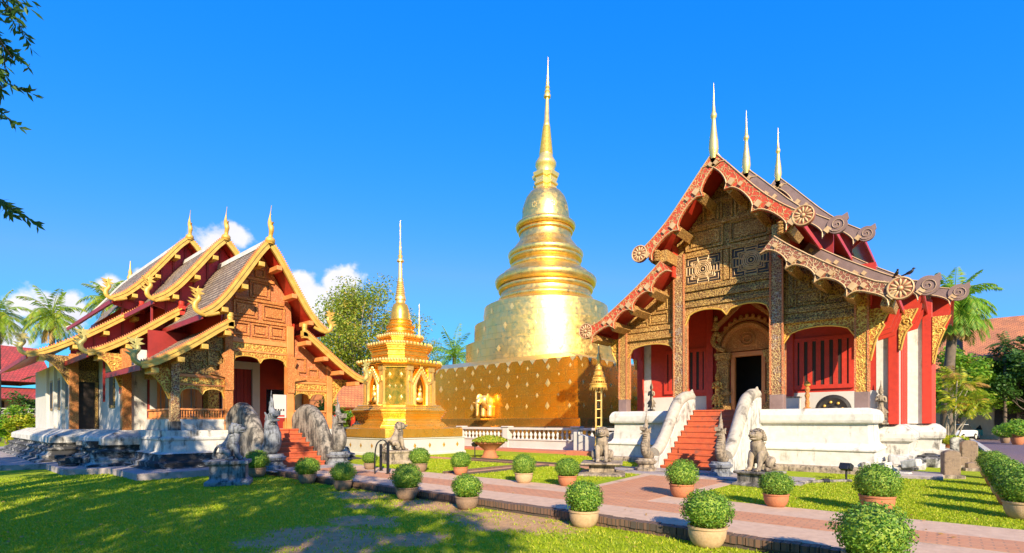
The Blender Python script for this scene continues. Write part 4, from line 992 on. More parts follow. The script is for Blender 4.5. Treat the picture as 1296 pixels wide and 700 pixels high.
    m = MB(); m.lathe([(.1, 30.25), (.3, 30.35), (.32, 30.5), (.2, 30.75), (.26, 30.85), (.15, 31.1), (.22, 31.2), (.12, 31.5), (.18, 31.6), (.1, 31.9), (.14, 32.0), (.07, 32.4), (.09, 32.5), (.04, 33.0), (.02, 33.9)], 12)
    m.v = [(x + (zz - 23.6) * L * SA, y - (zz - 23.6) * L * CA, zz) for x, y, zz in m.v]; m.build('finial', M['gold_leaf'], root, True, 50)
    return root
chedi = build_chedi()

def octo(k): return [(1, -k), (1, k), (k, 1), (-k, 1), (-1, k), (-1, -k), (-k, -1), (k, -1)]
def build_small_chedi():
    root = thing('golden_stupa', 'small golden stupa with arched niches on a white base beside the orange hall', 'stupa', (17.7, 23.5, 0))
    m = MB(); rings(m, -2.55, 2.55, -2.55, 2.55, [(.06, 0), (.06, .1), (0, .14), (0, .84), (.05, .86), (.05, .94)]); d = m; d.cur = 1
    for i in range(5):
        t = -2 + i * 1.0; diamond(d, -2.55, t, .5, .1, .15, (-1, 0)); diamond(d, t, -2.55, .5, .1, .15, (0, -1))
    m.build('plinth', [M['white_clean'], M['gold_small']], root)
    m = MB(); m.loft(octo(.86), [(2.66, .94), (2.66, 1.38), (2.56, 1.42), (2.3, 1.46)]); m.build('base', M['gold_small'], root, bevel=.02)
    m = MB(); m.loft(octo(.6), [(2.34, 1.42), (2.34, 1.5), (2.26, 1.52), (2.24, 1.6), (2.14, 1.66), (2.14, 1.72), (2.02, 1.76), (2.0, 1.92), (2.06, 1.96), (2.06, 2.02), (2.14, 2.06), (2.14, 2.12), (2.2, 2.16), (2.2, 2.28), (2.27, 2.3), (2.27, 2.38), (2.18, 2.42), (2.14, 2.5), (2.04, 2.54), (2.04, 2.6), (1.94, 2.66)]); m.build('base_moulding', M['gold_small'], root, bevel=.02)
    m = MB(); m.loft(octo(.5), [(1.72, 2.6), (1.72, 4.75)]); body = m.build('body', M['gold_panel'], root)
    d = MB()
    for a in range(4):
        rot = Matrix.Rotation(a * math.pi / 2, 3, 'Z')
        def put(mb, fn):
            k = len(mb.v); fn(mb)
            for i in range(k, len(mb.v)): mb.v[i] = tuple(rot @ Vector(mb.v[i]))
        def niche(mb):
            A = [(-.42, 2.66), (-.42, 3.7), (-.3, 4.0), (0, 4.45), (.3, 4.0), (.42, 3.7), (.42, 2.66)]
            mb.tube([(x, -1.8, zz) for x, zz in A], .1, 7); mb.tube([(x * 1.3, -1.78, 2.66 + (zz - 2.66) * 1.09) for x, zz in A[1:-1]], .07, 6)
            for s in (-1, 1):
                for t in range(6): mb.ball((s * (.5 - t * .09), -1.86, 4.0 + t * .13), (.06, .05, .1), 6, 4)
                mb.prism([(s * .5, 3.75), (s * .85, 3.95), (s * .78, 4.2), (s * .62, 3.98)], -1.84, -1.76)
        nm = MB(); put(nm, niche)
        def fig(mb):
            mb.ball((0, -1.72, 2.95), (.24, .12, .16), 8, 6); mb.ball((0, -1.74, 3.2), (.14, .1, .2), 8, 6); mb.ball((0, -1.75, 3.48), (.08, .08, .1), 8, 6); mb.lathe([(.05, 3.55), (.01, 3.72)], 6, 0, -1.75)
        nm.build('niche', M['gold_leaf'], body, True, 45)
        nm = MB(); put(nm, fig); nm.build('niche_figure', M['gold_leaf'], body, True, 45)
        for x in (-.84, -.62, .62, .84):
            def col(mb):
                y = -1.74
                for z0, z1, w_ in ((2.62, 2.8, .1), (2.8, 4.5, .065), (4.5, 4.75, .1)): mb.b(x - w_, x + w_, y - w_, y + w_, z0, z1)
            pil = MB(); put(pil, col); pil.build('pilaster', M['gold_leaf'], body)
        def dia(mb):
            p = 1.72 * .75; n_ = (-.7071, -.7071)
            for u, z in ((-.3, 3.05), (.3, 3.05), (-.3, 4.25), (.3, 4.25), (0, 3.65), (-.3, 3.65), (.3, 3.65)):
                diamond(mb, -p + u * .7071 - .01, -p - u * .7071 - .01, z, .09 if z != 3.65 else .06, .15 if z != 3.65 else .1, n_)
        put(d, dia)
    d.build('ornament', M['gold_leaf'], body)
    m = MB(); m.loft(octo(.55), [(1.78, 4.66), (1.78, 4.72), (1.88, 4.74), (1.9, 4.8), (2.0, 4.82), (2.06, 4.88), (2.06, 4.96), (1.78, 4.99), (1.62, 5.03), (1.62, 5.08), (1.5, 5.1), (1.48, 5.16), (1.36, 5.19), (1.36, 5.34), (1.42, 5.37), (1.42, 5.45), (1.36, 5.48), (1.36, 5.6), (1.44, 5.64), (1.44, 5.72), (1.52, 5.76), (1.52, 5.82), (1.6, 5.86), (1.6, 5.95), (1.4, 5.98), (1.2, 6.0), (1.2, 6.05), (1.06, 6.07), (1.0, 6.12), (.96, 6.24), (1.04, 6.28), (1.04, 6.33), (1.13, 6.37), (1.13, 6.45), (.95, 6.48), (.8, 6.5)])
    d = m; d.cur = 1
    for zz, hw, k, cnt in ((4.96, 2.06, .55, 9), (5.95, 1.58, .55, 7), (6.45, 1.13, .55, 6)):
        P = octo(k)
        for i in range(8):
            a, b = P[i], P[(i + 1) % 8]
            for j in range(cnt):
                t = (j + .5) / cnt; x, y = (a[0] + (b[0] - a[0]) * t) * hw, (a[1] + (b[1] - a[1]) * t) * hw
                d.ball((x, y, zz + .05), (.07, .07, .1), 5, 4)
    m.build('cornice', [M['gold_small'], M['gold_leaf']], root)
    m = MB(); m.lathe([(.86, 6.48), (.9, 6.54), (.9, 6.6), (.8, 6.64), (.72, 6.7), (.7, 6.78), (.78, 6.82), (.78, 6.88), (.68, 6.92), (.68, 6.98), (.78, 7.02), (.82, 7.08), (.82, 7.13), (.66, 7.18), (.6, 7.24), (.66, 7.28), (.66, 7.33), (.58, 7.36), (.64, 7.42), (.64, 7.46), (.55, 7.52)], 28); m.build('rings', M['gold_small'], root, True, 50)
    m = MB(); m.lathe([(.56, 7.5), (.54, 7.8), (.48, 8.1), (.4, 8.35), (.27, 8.45)], 28); m.build('bell', M['gold_small'], root, True, 60)
    m = MB(); m.lathe([(.27, 8.4), (.27, 8.6), (.32, 8.65), (.3, 8.8)] + [q for i in range(8) for q in ((.26 - i * .014, 8.82 + i * .11), (.285 - i * .014, 8.87 + i * .11))] + [(.15, 9.75), (.17, 9.8), (.13, 9.9), (.1, 10.75), (.2, 10.8), (.2, 10.9), (.1, 10.95), (.14, 11.15), (.07, 11.2), (.1, 11.4), (.06, 11.45), (.08, 11.65), (.045, 11.7), (.06, 11.9), (.035, 11.95), (.03, 12.7), (.05, 12.8), (.01, 13.15)], 14); m.build('spire', M['gold_leaf'], root, True, 40)
    return root
small_chedi = build_small_chedi()
dup(small_chedi, (31.3, 38.6, 0), 0, 'distant golden stupa of which only the thin spire shows above the small stupa')

# ------------------------------------------------------------------ balustrade round the great stupa
def build_balustrade():
    x = 24.5; root = thing('stone_balustrade', 'long white balustrade with turned balusters in front of the great stupa base', 'balustrade', (x, 17, 0))
    m = MB(); rings(m, -.18, .18, -5.5, 12.5, [(.1, 0), (.1, .1), (0, .14), (0, .6), (.06, .62), (.06, .7)]); m.build('base_wall', M['white_clean'], root, bevel=.01)
    m = MB(); m.b(-.2, .2, -5.5, 12.5, 1.26, 1.4); m.build('rail', M['white_clean'], root, bevel=.02)
    for y in (-5.3, -.9, 4.4, 8.6, 12.3): m = MB(); m.b(-.24, .24, y - .24, y + .24, .1, 1.36); m.b(-.29, .29, y - .29, y + .29, 1.405, 1.48); m.build('post', M['white_clean'], root, bevel=.02)
    bm_ = MB(); bm_.lathe([(.09, .7), (.09, .75), (.05, .8), (.1, .92), (.11, .98), (.05, 1.1), (.045, 1.14), (.08, 1.2), (.085, 1.26)], 10); me = bm_.mesh('baluster', M['white_clean'], True, 50)
    y = -4.9
    while y < 12.0:
        if min(abs(y - p) for p in (-.9, 4.4, 8.6)) > .3:
            o = bpy.data.objects.new('baluster', me); COL.objects.link(o); o.parent = root; o.location = (0, y, 0)
        y += .335
    for ya, yb, f in ((-3.9, -1.6, 1),):                          # the low wing wall with a sagging top before it
        P = [(ya, .1), (ya, 1.15)] + [(ya + (yb - ya) * t / 10, .95 + .2 * (2 * t / 10 - 1) ** 2) for t in range(1, 10)] + [(yb, 1.15), (yb, .1)]
        m = MB(); m.prism(P, -1.3, -.9, 'x'); m.build('wing_wall', M['white_clean'], root, bevel=.02)
        m = MB(); m.b(-1.36, -.84, yb - .2, yb + .05, .1, 1.2); m.b(-1.36, -.84, ya - .05, ya + .2, .1, 1.2); m.build('wing_post', M['white_clean'], root, bevel=.02)
    return root
build_balustrade()

# ------------------------------------------------------------------ statues
def lion_mesh():
    """a seated guardian lion facing -y, one metre tall"""
    m = MB()
    V = [(0, .18, .22), (0, .05, .34), (0, -.06, .50), (0, -.10, .66), (0, -.13, .80)]
    me = skin(V, [(0, 1), (1, 2), (2, 3), (3, 4)], [.21, .19, .19, .17, .14], 2); add_mesh(m, me)
    for s in (-1, 1):
        me = skin([(s * .10, -.10, .52), (s * .115, -.17, .30), (s * .115, -.20, .12), (s * .115, -.24, .05), (s * .115, -.32, .045)], [(0, 1), (1, 2), (2, 3), (3, 4)], [.10, .075, .06, .062, .055], 2); add_mesh(m, me)
        me = skin([(s * .15, .22, .24), (s * .22, .05, .30), (s * .22, -.02, .14), (s * .21, .06, .06), (s * .20, -.12, .05)], [(0, 1), (1, 2), (2, 3), (3, 4)], [.13, .13, .09, .07, .055], 2); add_mesh(m, me)
        for k in (-1, 0, 1): m.ball((s * .115 + k * .03, -.36, .035), (.018, .03, .03), 6, 4)
        m.ball((s * .12, -.14, .97), (.035, .05, .06), 8, 5)            # ear
        m.ball((s * .07, -.27, .93), (.03, .025, .03), 8, 5)            # eye
        m.ball((s * .06, -.26, .98), (.05, .03, .018), 8, 5)            # brow
    m.ball((0, -.15, .87), (.155, .165, .15), 14, 10)
    m.ball((0, -.29, .87), (.095, .11, .06), 10, 7); m.ball((0, -.27, .79), (.08, .1, .035), 10, 6)
    m.ball((0, -.395, .9), (.035, .025, .025), 8, 5)
    for i in range(14):                                              # mane curls
        a = math.pi * (i / 13) * 1.3 - .15 * math.pi
        m.ball((.155 * math.cos(a), -.08, .86 + .15 * math.sin(a)), (.045, .05, .045), 6, 5)
    for i in range(10):
        a = math.pi * (i / 9); m.ball((.15 * math.cos(a), -.03, .78 + .16 * math.sin(a)), (.05, .05, .05), 6, 5)
    P = smoothline([(.1, .34, .06), (.2, .4, .08), (.1, .36, .2), (0, .30, .34), (.02, .2, .44)], 0)
    m.tube(P, [.05 - .02 * i / len(P) for i in range(len(P))], 7)
    m.tube([(.17 * math.cos(t * .5), -.11 + .05 * abs(math.cos(t * .5)) + (-.1 if math.sin(t * .5) < 0 else .08) * abs(math.sin(t * .5)), .69) for t in range(14)], .022, 6)
    return m
def pedestal(m, sx, sy, h, base=.12):
    rings(m, -sx / 2, sx / 2, -sy / 2, sy / 2, [(base, 0), (base, h * .16), (base * .35, h * .24), (0, h * .3), (0, h * .78), (base * .3, h * .82), (base * .75, h * .86), (base * .75, h)])
LION = lion_mesh()
def lion(loc, rz, label, mat, ped, ph, psize, h=1.05, base=.12):
    t = thing('lion_statue', label, 'statue', loc, rz, 'stone lions guarding the stairs')
    m = MB(); pedestal(m, psize[0], psize[1], ph, base); m.build('pedestal', M[ped], t, bevel=.02)
    o = bpy.data.objects.new('lion_body', LION.mesh('lion_body', M[mat], True, 60)); COL.objects.link(o); o.parent = t; o.location = (0, 0, ph); o.scale = (h * 1.05, h * 1.05, h * 1.0)
    return t
lion((6.12, 16.55, GZ), R(62), 'dark grey lion on a square plinth in the shade of the left lawn', 'dark_statue', 'dark_statue', .74, (.78, .95), 1.08)
lion((12.85, 17.35, 0), R(75), 'pale white lion on a tall plinth in front of the small golden stupa', 'beige_stone', 'beige_stone', .56, (.8, .95), 1.15, .06)
lion((14.6, 8.62, 0), R(-62), 'pale sandstone lion on a low stepped plinth left of the gilded hall stairs', 'beige_stone', 'beige_stone', .42, (.8, .9), 1.1, .34)
lion((14.75, 3.85, 0), R(-105), 'brown sandstone lion with open jaws right of the gilded hall stairs', 'beige_stone', 'grey_stone', .40, (.8, .85), 1.1, .1)

def naga(loc, rz, label, mat, ped, h, ph, prad, slim=1.):
    """rearing crowned serpent facing -y"""
    t = thing('serpent_statue', label, 'statue', loc, rz, 'rearing serpents at the foot of the stairs')
    m = MB(); m.lathe([(prad, 0), (prad, ph * .2), (prad * .8, ph * .3), (prad * .74, ph * .5), (prad * .95, ph * .62), (prad * 1.02, ph * .8), (prad * .85, ph * .86), (prad * .8, ph)], 16)
    m.build('pedestal', M[ped], t, True, 35)
    b = MB(); k = (h - ph) / 2.0; fat = slim
    P = smoothline([(0, .42 * k, ph + .10), (0, .25 * k, ph + .12 * k), (0, -.02 * k, ph + .3 * k), (0, -.06 * k, ph + .6 * k), (0, .04 * k, ph + .9 * k), (0, .02 * k, ph + 1.12 * k), (0, -.06 * k, ph + 1.22 * k)], 0)
    n = len(P); b.tube(P, [(.26 - .05 * i / n + .03 * math.sin(i / n * 3)) * k * fat if i < n * .55 else (.24 - .11 * (i / n - .55) / .45) * k * fat for i in range(n)], 12)
    for i in range(9):                                                # belly scutes
        q = P[int(n * (.3 + i * .06))]; b.ball((q[0], q[1] - .17 * k, q[2]), (.12 * k, .07 * k, .035 * k), 8, 5)
    z = ph + 1.25 * k
    b.ball((0, -.08 * k, z), (.15 * k, .2 * k, .13 * k), 12, 8)
    b.prism([(-.05 * k, z + .1 * k), (-.36 * k, z + .06 * k), (-.44 * k, z + .16 * k), (-.42 * k, z), (-.05 * k, z - .02 * k)], -.09 * k, .09 * k, 'x')     # upper jaw
    b.prism([(.02 * k, z - .03 * k), (-.18 * k, z - .09 * k), (-.4 * k, z - .12 * k), (-.38 * k, z - .18 * k), (-.12 * k, z - .19 * k), (.05 * k, z - .12 * k)], -.08 * k, .08 * k, 'x')
    for s in (-1, 1):
        b.ball((s * .12 * k, -.16 * k, z + .07 * k), (.04 * k, .045 * k, .045 * k), 8, 5)
        b.prism([(.02 * k, z + .02 * k), (.22 * k, z + .12 * k), (.14 * k, z - .02 * k), (.2 * k, z - .14 * k), (.02 * k, z - .1 * k)], s * .13 * k - .02, s * .13 * k + .02, 'x')
        b.ball((s * .05 * k, -.34 * k, z + .0), (.018 * k, .018 * k, .05 * k), 6, 4)
    C = [(0, -.1 * k, z + .06 * k), (0, .02 * k, z + .26 * k), (0, -.02 * k, z + .45 * k), (0, .04 * k, z + .62 * k), (0, .02 * k, z + .82 * k)]
    C = smoothline(C, 0); b.tube(C, [max(.008, (.12 * (1 - i / len(C)) ** 1.2)) * k for i in range(len(C))], 8)
    b.prism([(.06 * k, z + .02 * k), (.18 * k, z + .22 * k), (.1 * k, z + .26 * k), (.14 * k, z + .44 * k), (.02 * k, z + .5 * k), (-.04 * k, z + .1 * k)], -.03 * k, .03 * k, 'x')
    for i in range(7): q = P[int(n * (.42 + .075 * i))]; b.prism([(q[1] + .14 * k, q[2] - .05 * k), (q[1] + .34 * k, q[2] + .07 * k), (q[1] + .14 * k, q[2] + .08 * k)], -.025, .025, 'x')
    b.build('serpent_body', M[mat], t, True, 50); return t
naga((8.42, 18.85, 0), 0, 'blackened serpent with a pointed crest left of the orange hall stairs', 'dark_statue', 'dark_statue', 2.8, .55, .5)
naga((11.1, 18.85, 0), 0, 'blotchy grey serpent with an open mouth right of the orange hall stairs', 'grey_stone', 'dark_statue', 2.72, .52, .48)
naga((16.35, 7.92, .05), R(-90), 'pale serpent with a needle crest left of the red stairs of the gilded hall', 'beige_stone', 'beige_stone', 1.98, .42, .36, .78)
naga((16.4, 5.42, .05), R(-90), 'pale serpent on a dark round base right of the red stairs of the gilded hall', 'beige_stone', 'dark_statue', 1.98, .42, .36, .78)

def guardian(name, loc, rz, label, mat, h, cat='statue'):
    """standing celestial guardian, palms joined, tall pointed crown, facing -y"""
    t = thing(name, label, cat, loc, rz, scale=h / 1.9)
    m = MB(); m.lathe([(.3, 0), (.3, .06), (.22, .1), (.24, .16), (.18, .2)], 12); m.build('pedestal', M[mat], t, True)
    b = MB()
    me = skin([(0, 0, .78), (0, 0, .95), (0, -.01, 1.15), (0, 0, 1.3), (0, -.01, 1.38), (.07, 0, .5), (.07, 0, .22), (.07, -.08, .2), (-.07, 0, .5), (-.07, 0, .22), (-.07, -.08, .2), (.17, 0, 1.26), (.2, -.02, 1.04), (.05, -.17, 1.12), (-.17, 0, 1.26), (-.2, -.02, 1.04), (-.05, -.17, 1.12)],
              [(0, 1), (1, 2), (2, 3), (3, 4), (0, 5), (5, 6), (6, 7), (0, 8), (8, 9), (9, 10), (3, 11), (11, 12), (12, 13), (3, 14), (14, 15), (15, 16)],
              [(.13, .1), (.1, .08), (.13, .09), (.1, .07), .05, .08, .05, .04, .08, .05, .04, .055, .045, .03, .055, .045, .03], 2); add_mesh(b, me)
    b.ball((0, -.02, 1.48), (.08, .09, .11), 12, 8); b.ball((0, -.11, 1.47), (.014, .02, .025), 6, 4)
    for s in (-1, 1): b.ball((s * .03, -.1, 1.5), (.014, .01, .01), 6, 4); b.ball((s * .085, 0, 1.48), (.012, .03, .05), 6, 4); b.prism([(s * .12, .8), (s * .3, .55), (s * .2, .5), (s * .26, .3), (s * .1, .35)], -.01, .03)
    b.ball((0, -.19, 1.16), (.03, .025, .09), 8, 5)
    b.lathe([(.1, 1.53), (.11, 1.57), (.08, 1.6), (.085, 1.64), (.055, 1.69), (.055, 1.73), (.03, 1.8), (.008, 2.05)], 10)
    b.build('figure', M[mat], t, True, 60); return t
guardian('guardian_statue', (23.6, 7.95, 2.2), R(-90), 'gilded standing guardian with pointed crown left of the dark doorway', 'gold_carved', 1.95)
guardian('guardian_statue', (23.8, 1.93, 1.64), R(-90), 'pale stucco guardian with joined hands against the white wall beside a red pilaster', 'beige_stone', 1.55)
guardian('guardian_statue', (23.3, 11.0, 2.2), R(-90), 'grey stone guardian inside the left porch bay of the gilded hall', 'beige_stone', 1.5)

# half elephants stepping out of the great stupa's base
def elephant(loc, rz, label):
    t = thing('elephant_statue', label, 'statue', loc, rz, 'golden elephants on the great stupa base', .88)
    b = MB()
    me = skin([(0, .35, 1.25), (0, -.1, 1.25), (0, -.5, 1.45), (0, -.82, 1.62)], [(0, 1), (1, 2), (2, 3)], [.62, .6, .45, .34], 2); add_mesh(b, me)
    me = skin([(0, -.85, 1.6), (0, -1.15, 1.35), (0, -1.25, .95), (0, -1.22, .5), (0, -1.28, .15)], [(0, 1), (1, 2), (2, 3), (3, 4)], [.26, .2, .15, .12, .09], 2); add_mesh(b, me)
    for s in (-1, 1):
        me = skin([(s * .34, -.15, 1.1), (s * .35, -.2, .6), (s * .35, -.22, .1)], [(0, 1), (1, 2)], [.27, .21, .22], 2); add_mesh(b, me)
        b.ball((s * .45, -.5, 1.55), (.08, .3, .42), 12, 8, Matrix.Rotation(s * .35, 3, 'Z'))
        b.tube(smoothline([(s * .2, -.95, 1.35), (s * .26, -1.2, 1.2), (s * .24, -1.45, 1.25)], 0), [.07 - .002 * i for i in range(17)], 6)
        b.ball((s * .25, -1.0, 1.68), (.05, .05, .05), 6, 5)
    b.build('elephant_body', M['gold_leaf'], t, True, 60)
    m = MB(); m.b(-.62, .62, -1.5, .4, -.16, .0); m.build('ledge', M['gold_base'], t, bevel=.02); return t
elephant((26.1, 24.6, 2.0), R(-90), 'golden elephant stepping out of the long left face of the great stupa base')
elephant((34.3, 17.1, 2.0), 0, 'golden elephant seen through the left porch bay of the gilded hall')

# gilded tiered parasol of honour
t = thing('ceremonial_parasol', 'gilded tiered metal parasol on twin poles left of the gilded hall', 'parasol', (21.6, 12.95, 0))
m = MB(); m.lathe([(.32, 0), (.32, .3), (.2, .36), (.18, .55), (.24, .6), (.1, .7)], 12); m.build('base', M['gold_paint'], t, True, 40)
for s in (-1, 1): m = MB(); m.lathe([(.045, .6), (.045, 3.55)], 8, s * .13 * SA, -s * .13 * CA); m.build('pole', M['gold_leaf'], t, True)
for k in range(6): m = MB(); m.c(0, 0, 1.1 + k * .42, .27, .04, .03, Matrix.Rotation(math.atan2(-CA, SA), 3, 'Z')); m.build('pole_rung', M['gold_leaf'], t)
for z, r, h in ((3.4, .42, .2), (3.72, .31, .17), (4.02, .22, .15), (4.3, .15, .13)):
    m = MB(); m.lathe([(r * 1.04, z), (r * 1.04, z + .05), (r, z + .06), (r, z + h - .05), (r * 1.08, z + h - .04), (r * 1.08, z + h), (r * .6, z + h + .05)], 20); o = m.build('tier', M['gold_paint'], t, True, 40)
    f = MB()
    for i in range(16): a = math.pi * i / 8; f.prism([(r * 1.02 * math.cos(a) - .05, z), (r * 1.02 * math.cos(a) + .05, z), (r * 1.02 * math.cos(a), z - .13)], r * 1.02 * math.sin(a) - .006, r * 1.02 * math.sin(a) + .006)
    f.build('fringe', M['gold_leaf'], o)
m = MB(); m.lathe([(.1, 3.4), (.09, 4.6), (.12, 4.7), (.15, 4.8), (.08, 4.95), (.09, 5.0), (.04, 5.1), (.03, 5.5), (.008, 5.75)], 10); m.build('finial', M['gold_leaf'], t, True)

# gong standing in front of the right window
t = thing('gong', 'round dark bronze gong with studs leaning below the red barred window', 'gong', (23.35, 3.42, 2.18), R(-90))
m = MB()
prof = [(.60, -.05), (.62, 0), (.60, .06), (.5, .09), (.44, .06), (.2, .05), (.14, .12), (.02, .15)]
m.lathe(prof, 36); m.v = [(x, -zz, y) for x, y, zz in m.v]; m.build('gong_plate', M['bronze'], t, True, 40)
for i in range(8): a = math.pi * i / 4 + .2; b = MB(); b.ball((.33 * math.cos(a), -.09, .33 * math.sin(a)), (.055, .05, .055), 8, 6); b.build('stud', M['gold_paint'], t, True)
t = thing('gong_post', 'slim carved red post standing left of the bronze gong', 'post', (23.3, 4.3, 2.2), R(-90))
m = MB(); m.lathe([(.16, 0), (.16, .08), (.07, .14), (.09, .3), (.06, .45), (.1, .6), (.06, .7), (.11, .85), (.05, .95)], 10); m.build('shaft', M['orange_carved'], t, True)
m = MB(); m.ball((0, 0, 1.05), (.13, .1, .1), 8, 6); m.ball((0, 0, 1.14), (.05, .05, .07), 8, 6); m.build('cap', M['gold_paint'], t, True)
t = thing('offering_box', 'small white box on the porch floor right of the dark doorway', 'box', (23.2, 4.85, 2.2), R(-90))
m = MB(); m.b(-.3, .3, -.2, .2, 0, .5); m.build('case', M['white_clean'], t, bevel=.015); m = MB(); m.b(-.33, .33, -.23, .23, .505, .56); m.build('lid', M['beige_stone'], t, bevel=.01)

# notice board by the orange hall door
t = thing('notice_board', 'white notice board standing at the top of the orange hall stairs', 'sign', (10.12, 21.9, 1.41), 0)
m = MB(); m.b(-.28, .28, -.02, .02, .5, 1.5); bd = m.build('panel', M['white_clean'], t)
m = MB(); m.b(-.2, .2, -.028, -.021, .55, .62); m.build('red_strip', M['red'], bd)
m = MB()
for k in range(4): m.b(-.2 + k * .11, -.14 + k * .11, -.028, -.021, .8, .88)
m.build('dark_marks', M['black'], bd)
for s in (-1, 1): m = MB(); m.b(s * .25 - .02, s * .25 + .02, -.02, .02, 0, .5); m.build('leg', M['orange_wood'], t)

# pigeons on the right lower rosette
for i, (dx, rz) in enumerate(((-.1, .4), (.22, 1.2))):
    t = thing('pigeon', ('grey pigeon perched on the big right rosette, the one nearer the ridge', 'grey pigeon perched on the big right rosette, the one nearer the eave end')[i], 'bird', (19.5, 6.72 - 5.62 - dx, 6.17 - i * .02), R(-90) + rz, scale=.8)
    b = MB(); me = skin([(0, .12, .09), (0, 0, .11), (0, -.09, .15), (0, -.12, .22)], [(0, 1), (1, 2), (2, 3)], [.04, .075, .06, .04], 2); add_mesh(b, me); b.ball((0, -.135, .235), (.04, .05, .04), 8, 6); b.prism([(-.17, .24), (-.225, .225), (-.17, .22)], -.01, .01, 'x'); b.prism([(.1, .11), (.3, .05), (.3, .03), (.1, .06)], -.04, .04, 'x')
    b.build('bird_body', M['bronze'], t, True, 60)
    for s in (-1, 1):
        m = MB(); m.tube([(s * .03, 0, .06), (s * .03, 0, 0)], .008, 5); m.build('leg', M['terracotta'], t)

# ------------------------------------------------------------------ plants
def leaf_quad(m, c, n, up, l, w_):
    """one folded leaf"""
    x = up.cross(n).normalized(); a = c - up * l * .5; b = c + up * l * .5
    k = m.pts([a, c + x * w_ * .5 + n * w_ * .08, b, c - x * w_ * .5 + n * w_ * .08]); m.face((k, k + 1, k + 2, k + 3))
rv = lambda: Vector((random.gauss(0, 1), random.gauss(0, 1), random.gauss(0, 1))).normalized()
def ball_bush_mesh(name, n, seed, lsz=.05, squash=.93):
    random.seed(seed); m = MB()
    m.ball((0, 0, 0), (.86, .86, .86 * squash), 20, 12)
    bumps = [(rv(), random.uniform(.3, .6), random.uniform(-.13, .09)) for _ in range(26)]
    for i in range(n):
        d = rv(); r = 1.0
        for bd, bw, bh in bumps:
            q = (d - bd).length
            if q < bw: r += bh * (1 - q / bw)
        r *= random.uniform(.82, 1.02) if random.random() < .82 else random.uniform(1.0, 1.12)
        nn = (d + rv() * .75).normalized(); up = nn.cross(rv()).normalized()
        s = lsz * random.uniform(.7, 1.35)
        leaf_quad(m, Vector((d.x * r, d.y * r, d.z * r * squash)), nn, up, s * 1.7, s)
    return m.mesh(name, M['leaf_box'], recalc=False)
BALLS = [ball_bush_mesh('foliage', 4200, 11, .068), ball_bush_mesh('foliage', 4200, 12, .062, .97), ball_bush_mesh('foliage', 4200, 13, .07, .9)]
pm = MB(); pm.lathe([(.62, 0), (.68, .02), (.85, .22), (.97, .5), (1.0, .75), (.98, .88), (1.06, .9), (1.06, 1.0), (.92, 1.0), (.9, .9), (.02, .88)], 26)
POTS = {k: pm.mesh('pot', M[k], True, 40) for k in ('terracotta', 'pot_beige', 'pot_brown')}
def potted(loc, br, pot, label, pr=None, ph=None, group='clipped ball shrubs in pots'):
    pr = pr or br * .76; ph = ph or br * .86
    t = thing('potted_shrub', label, 'potted shrub', loc, random.uniform(0, 6), group)
    o = bpy.data.objects.new('pot', POTS[pot]); COL.objects.link(o); o.parent = t; o.scale = (pr, pr, ph)
    b = bpy.data.objects.new('foliage', random.choice(BALLS)); COL.objects.link(b); b.parent = t; b.location = (0, 0, ph + br * .64); b.scale = (br, br * random.uniform(.92, 1.06), br * random.uniform(.82, .98)); b.rotation_euler = (random.uniform(-.1, .1), random.uniform(-.14, .14), random.uniform(0, 6))
    s = MB(); s.lathe([(.06, 0), (.04, .4)], 8); so = s.build('stem', M['bark'], t); so.location = (0, 0, ph * .7); so.scale = (br, br, br * 1.2)
    return t
def at(px, py, z=0):
    a = (px - 648) / 643; d = (z - 1.7) / ((535 - py) / 643); return (d * (CA + SA * a), d * (SA - CA * a), z), d
for px, py, wpx, zz, pot, lab in (
    (325, 604, 27, GZ, 'pot_brown', 'shaded clipped shrub in a brown pot between the dark lion and the left stairs'),
    (389, 612, 27, GZ, 'pot_brown', 'shaded clipped shrub in a brown pot before the orange hall stairs'),
    (434, 620, 28, GZ, 'pot_brown', 'clipped shrub in a brown pot on the lawn below the blotchy grey serpent'),
    (515, 632, 35, GZ, 'pot_brown', 'deep green clipped shrub in a grey brown pot left of the widest bare earth'),
    (591, 644, 36, GZ, 'pot_brown', 'clipped shrub in a wide brown pot at the kerb where the bare earth is widest'),
    (739, 666, 46, GZ, 'pot_beige', 'sunlit shrub in a sandy pot before the kerb, third from right on the lawn'),
    (895, 691, 57, GZ, 'pot_beige', 'big sunlit clipped shrub in a round sandy pot casting a shadow on the brick kerb'),
    (1105, 737, 79, GZ, 'pot_beige', 'largest clipped shrub, at the bottom right edge with its pot below the frame'),
    (468, 594, 18, 0, 'pot_brown', 'small clipped shrub beside the black gate posts and the white lion'),
    (531, 597, 24, 0, 'pot_brown', 'clipped shrub in a low pot just right of the white lion plinth'),
    (583, 601, 23, 0, 'terracotta', 'clipped shrub in a low terracotta pot at the corner of the small brick lane'),
    (663, 611, 28, 0, 'pot_beige', 'clipped shrub in a pale pot on the path edge, left of a terracotta potted one'),
    (718, 615, 29, 0, 'terracotta', 'clipped shrub in a terracotta pot in front of the left sandstone lion'),
    (863, 629, 37, 0, 'terracotta', 'clipped shrub in a two tone pot at the foot of the gilded hall stairs'),
    (982, 641, 36, 0, 'terracotta', 'clipped shrub in a terracotta pot in front of the right sandstone lion'),
    (1110, 648, 47, 0, 'terracotta', 'clipped shrub in a terracotta pot on the lawn beside the black spotlight')):
    p, d = at(px, py, zz); potted(p, wpx / 2 / 643 * d * 1.06, pot, lab)
